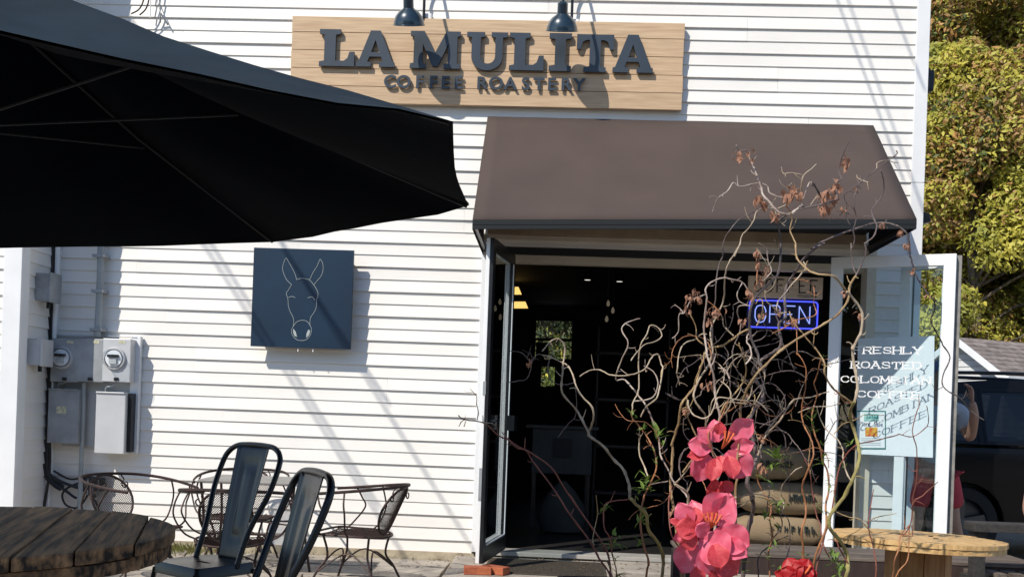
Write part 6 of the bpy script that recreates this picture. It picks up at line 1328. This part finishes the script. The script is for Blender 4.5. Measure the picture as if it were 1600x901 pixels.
shorts = mat('red_shorts', (0.52,0.045,0.06), 0.8, var=0.2, vscale=6, bump=0.3, bscale=14); denim = mat('blue_denim_cap', (0.06,0.14,0.30), 0.85, var=0.3, vscale=20); shoe = mat('dark_shoe', (0.03,0.03,0.035), 0.7)
brownsh = mat('dark_brown_top', (0.05,0.03,0.025), 0.85, var=0.3); hairm = mat('brown_hair', (0.05,0.03,0.018), 0.6, var=0.3, vscale=60)
def head(parent, c, turn, hair=True, cap=None):
    M = Matrix.Translation(c) @ Matrix.Rotation(turn, 4, 'Z'); mb = MB(); nu, nv = 20, 18; vs = []
    for j in range(nv+1):
        ph = PI*j/nv; z = math.cos(ph)
        for i in range(nu):
            th = 2*PI*i/nu; x, y = math.sin(ph)*math.cos(th), math.sin(ph)*math.sin(th)
            rx, ry = 0.077, 0.098
            if z < 0: k_ = 1+0.28*z; rx *= k_; ry *= (1+0.16*z)
            X, Y, Zz = x*rx, y*ry, z*0.118
            if y < -0.6:                          # face side is local -y
                f = (-y-0.6)/0.4; cx = max(0, 1-abs(x)*3.2)
                Y -= 0.020*f*cx*math.exp(-((z+0.10)/0.16)**2)       # nose
                Y -= 0.006*f*max(0,1-abs(x)*1.6)*math.exp(-((z+0.52)/0.10)**2)  # lips
                Y += 0.007*f*math.exp(-((abs(x)-0.36)/0.16)**2)*math.exp(-((z-0.06)/0.10)**2) # eye sockets
                Y -= 0.006*f*math.exp(-((z+0.82)/0.16)**2)
            vs.append(M @ Vector((X,Y,Zz)))
    mb.add(vs, [(j*nu+i, j*nu+(i+1)%nu, (j+1)*nu+(i+1)%nu, (j+1)*nu+i) for j in range(nv) for i in range(nu)]); mb.build('head', skinm, parent, smooth=True)
    for s in (-1,1):
        a = MB(); a.lathe([(0.001,-0.006),(0.012,-0.006),(0.022,0.002),(0.026,0.006),(0.020,0.010),(0.001,0.004)], 14, M @ Matrix.Translation((s*0.078,0.008,-0.005)) @ Matrix.Rotation(s*PI/2,4,'Y') @ Matrix.Diagonal((1.25,0.75,1,1))); a.build('ear', skinm, parent, smooth=True)
        a = MB(); a.lathe([(0.001,0.011),(0.006,0.0095),(0.011,0.0)], 12, M @ Matrix.Translation((s*0.029,-0.083,0.010)) @ Matrix.Rotation(PI/2,4,'X')); a.build('eye', mat('eye',(0.6,0.6,0.58),0.3), parent, smooth=True)
    if hair or cap:
        mb = MB(); vs = []
        for j in range(9):
            ph = PI*0.56*j/8; z = math.cos(ph)
            for i in range(nu):
                th = 2*PI*i/nu; lim = 1.0 if math.sin(th) > -0.3 else 0.72; ph2 = ph*lim
                vs.append(M @ Vector((math.sin(ph2)*math.cos(th)*0.087, math.sin(ph2)*math.sin(th)*0.108, math.cos(ph2)*0.128 + (0.008 if cap else 0))))
        mb.add(vs, [(j*nu+i, j*nu+(i+1)%nu, (j+1)*nu+(i+1)%nu, (j+1)*nu+i) for j in range(8) for i in range(nu)]); mb.build('cap' if cap else 'hair', cap or hairm, parent, smooth=True)
        if cap:
            mb = MB(); mb.add([M @ Vector((0.078*math.cos(a), -0.07-0.085*math.sin(a), 0.045-0.02*math.sin(a))) for a in np.linspace(0,PI,11)]+[M @ Vector((0.078*math.cos(a), -0.06-0.01*math.sin(a), 0.055)) for a in np.linspace(0,PI,11)], [(k,k+1,11+k+1,11+k) for k in range(10)]); o = mb.build('cap_brim', cap, parent); md = o.modifiers.new('t','SOLIDIFY'); md.thickness = 0.004
def hand(parent, wrist, dirv, palm, S=1.0, curl=0.5, mirror=1):
    d = Vector(dirv).normalized(); n = Vector(palm).normalized(); n = (n-d*n.dot(d)).normalized(); s = d.cross(n)*mirror
    w_ = Vector(wrist); mb = MB()
    mb.tube([w_-d*0.01, w_+d*0.02, w_+d*0.055, w_+d*0.09], [0.022,0.028,0.036,0.034], 12, flat=1.0)
    ctr = w_+d*0.05; mb.v = [tuple(Vector(v) - n*(Vector(v)-ctr).dot(n)*0.55) for v in mb.v]
    for k, (o_, L) in enumerate(((-0.028,0.062),(-0.010,0.074),(0.010,0.070),(0.027,0.055))):
        b = w_+d*0.083+s*o_; a = curl*(0.8+0.1*k); p1 = b+(d*math.cos(a*.5)+n*math.sin(a*.5))*L*.45; p2 = p1+(d*math.cos(a*1.3)+n*math.sin(a*1.3))*L*.32; p3 = p2+(d*math.cos(a*2)+n*math.sin(a*2))*L*.25
        mb.tube([b-d*0.01,b,p1,p2,p3], [0.008,0.0092,0.0085,0.0078,0.005], 8)
    b = w_+d*0.025-s*0.028; p1 = b+(d*0.7-s*0.6+n*0.3).normalized()*0.035; p2 = p1+(d*0.85-s*0.2+n*0.4).normalized()*0.03
    mb.tube([b+s*0.01,b,p1,p2],[0.011,0.0115,0.010,0.006],8); mb.build('hand', skinm, parent, smooth=True)
# the standing person behind the door leaf, hand raised to the face
pp = D((1450-800+17)/1600*8.35, 8.35); t = thing('person', 'person in blue cap, pale shirt and red shorts standing behind the open glass door', 'person', (pp.x, pp.y, 0), 0)
J = [((0,0,0.97),(0.15,0.11)), ((0,0.0,1.13),(0.135,0.10)), ((0,0.01,1.30),(0.15,0.105)), ((0,0.01,1.43),(0.12,0.08)), ((0,-0.01,1.53),0.055), ((0,-0.02,1.60),0.052),
     ((0.19,0.01,1.42),0.062), ((0.27,-0.06,1.19),0.045), ((0.23,-0.22,1.38),0.038), ((0.20,-0.24,1.50),0.028),
     ((-0.19,0.01,1.42),0.062), ((-0.27,-0.02,1.14),0.045), ((-0.20,-0.22,1.18),0.036), ((-0.12,-0.36,1.25),0.027),
     ((0.10,0,0.90),0.095), ((0.17,-0.03,0.50),0.06), ((0.27,0.05,0.26),0.055), ((0.30,0.07,0.09),0.038), ((0.31,-0.05,0.04),0.04), ((0.32,-0.14,0.03),0.03),
     ((-0.10,0,0.90),0.095), ((-0.14,-0.05,0.50),0.06), ((-0.16,0.03,0.26),0.055), ((-0.17,0.05,0.09),0.038), ((-0.18,-0.07,0.04),0.04), ((-0.19,-0.16,0.03),0.03)]
E_ = [(0,1),(1,2),(2,3),(3,4),(4,5),(3,6),(6,7),(7,8),(8,9),(3,10),(10,11),(11,12),(12,13),(0,14),(14,15),(15,16),(16,17),(17,18),(18,19),(0,20),(20,21),(21,22),(22,23),(23,24),(24,25)]
skin_mesh('body', J, E_, skinm, t)
SJ = [((0,0,0.93),(0.185,0.135)), ((0,0,1.12),(0.17,0.13)), ((0,0.01,1.30),(0.175,0.125)), ((0,0.01,1.44),(0.13,0.095)), ((0,0,1.50),0.07), ((0.20,0.01,1.42),0.085), ((0.25,-0.03,1.26),0.075), ((-0.20,0.01,1.42),0.085), ((-0.25,-0.01,1.26),0.075)]
skin_mesh('shirt', SJ, [(0,1),(1,2),(2,3),(3,4),(3,5),(5,6),(3,7),(7,8)], shirt, t)
skin_mesh('shorts', [((0,0,0.96),(0.165,0.125)), ((0.105,0,0.84),0.125), ((0.165,-0.02,0.60),0.105), ((-0.105,0,0.84),0.125), ((-0.14,-0.03,0.60),0.105)], [(0,1),(1,2),(0,3),(3,4)], shorts, t)
head(t, Vector((0.02,-0.04,1.69)), 0.5, cap=denim)
hand(t, (0.20,-0.24,1.50), (-0.1,0.1,1), (-1,0,0), curl=0.7); hand(t, (-0.12,-0.36,1.25), (0.6,-0.3,0.6), (0,0.5,1), curl=0.8, mirror=-1)
for x, y in ((0.315,-0.03),(-0.185,-0.05)):
    mb = MB(); mb.tube(smoothline([(x-0.01,y+0.12,0.05),(x,y+0.04,0.055),(x+0.005,y-0.06,0.045),(x+0.01,y-0.14,0.03)],4), [0.035,0.045,0.05,0.05,0.05,0.05,0.05,0.048,0.046,0.044,0.04,0.035,0.02], 12); mb.v = [(a,b,max(0.0,c)) for a,b,c in mb.v]; mb.build('shoe', shoe, t, smooth=True)
# the seated person at the right edge
pp = D(3.72, 6.75); t = thing('person', 'seated person with bare arm and wristwatch, cut off by the right edge', 'person', (pp.x, pp.y, 0), -0.35)
J = [((0,0.05,0.53),(0.16,0.12)), ((0,0.06,0.72),(0.13,0.10)), ((0,0.05,0.90),(0.15,0.105)), ((0,0.04,1.03),(0.12,0.08)), ((0,0.02,1.12),0.052), ((0,0.0,1.19),0.05),
     ((0.19,0.04,1.02),0.058), ((0.25,0.0,0.76),0.044), ((0.16,-0.20,0.66),0.035), ((0.10,-0.30,0.66),0.026),
     ((-0.19,0.04,1.02),0.058), ((-0.235,0.02,0.76),0.046), ((-0.20,-0.20,0.64),0.036), ((-0.12,-0.32,0.62),0.026),
     ((0.10,-0.05,0.52),0.095), ((0.14,-0.44,0.50),0.068), ((0.15,-0.42,0.24),0.055), ((0.15,-0.40,0.08),0.036), ((0.15,-0.50,0.04),0.036), ((0.15,-0.60,0.03),0.028),
     ((-0.10,-0.05,0.52),0.095), ((-0.20,-0.42,0.50),0.068), ((-0.24,-0.38,0.24),0.055), ((-0.24,-0.36,0.08),0.036), ((-0.25,-0.46,0.04),0.036), ((-0.26,-0.56,0.03),0.028)]
skin_mesh('body', J, E_, skinm, t)
skin_mesh('shirt', [((0,0.05,0.55),(0.18,0.14)), ((0,0.06,0.72),(0.15,0.12)), ((0,0.05,0.92),(0.165,0.125)), ((0,0.04,1.04),(0.12,0.09))], [(0,1),(1,2),(2,3)], brownsh, t)
skin_mesh('shorts', [((0,0.04,0.53),(0.18,0.14)), ((0.10,-0.08,0.53),0.115), ((0.125,-0.26,0.52),0.10), ((-0.10,-0.08,0.53),0.115), ((-0.155,-0.26,0.52),0.10)], [(0,1),(1,2),(0,3),(3,4)], brownsh, t)
head(t, Vector((0,-0.01,1.28)), 0.3); hand(t, (-0.12,-0.32,0.62), (0.7,-0.5,-0.1), (0,0,-1), curl=0.5); hand(t, (0.10,-0.30,0.66), (-0.7,-0.5,-0.1), (0,0,-1), curl=0.5, mirror=-1)
mb = MB(); mb.tube([(-0.155,-0.27,0.632),(-0.145,-0.283,0.630)], 0.034, 12); mb.build('wristwatch', trim, t)
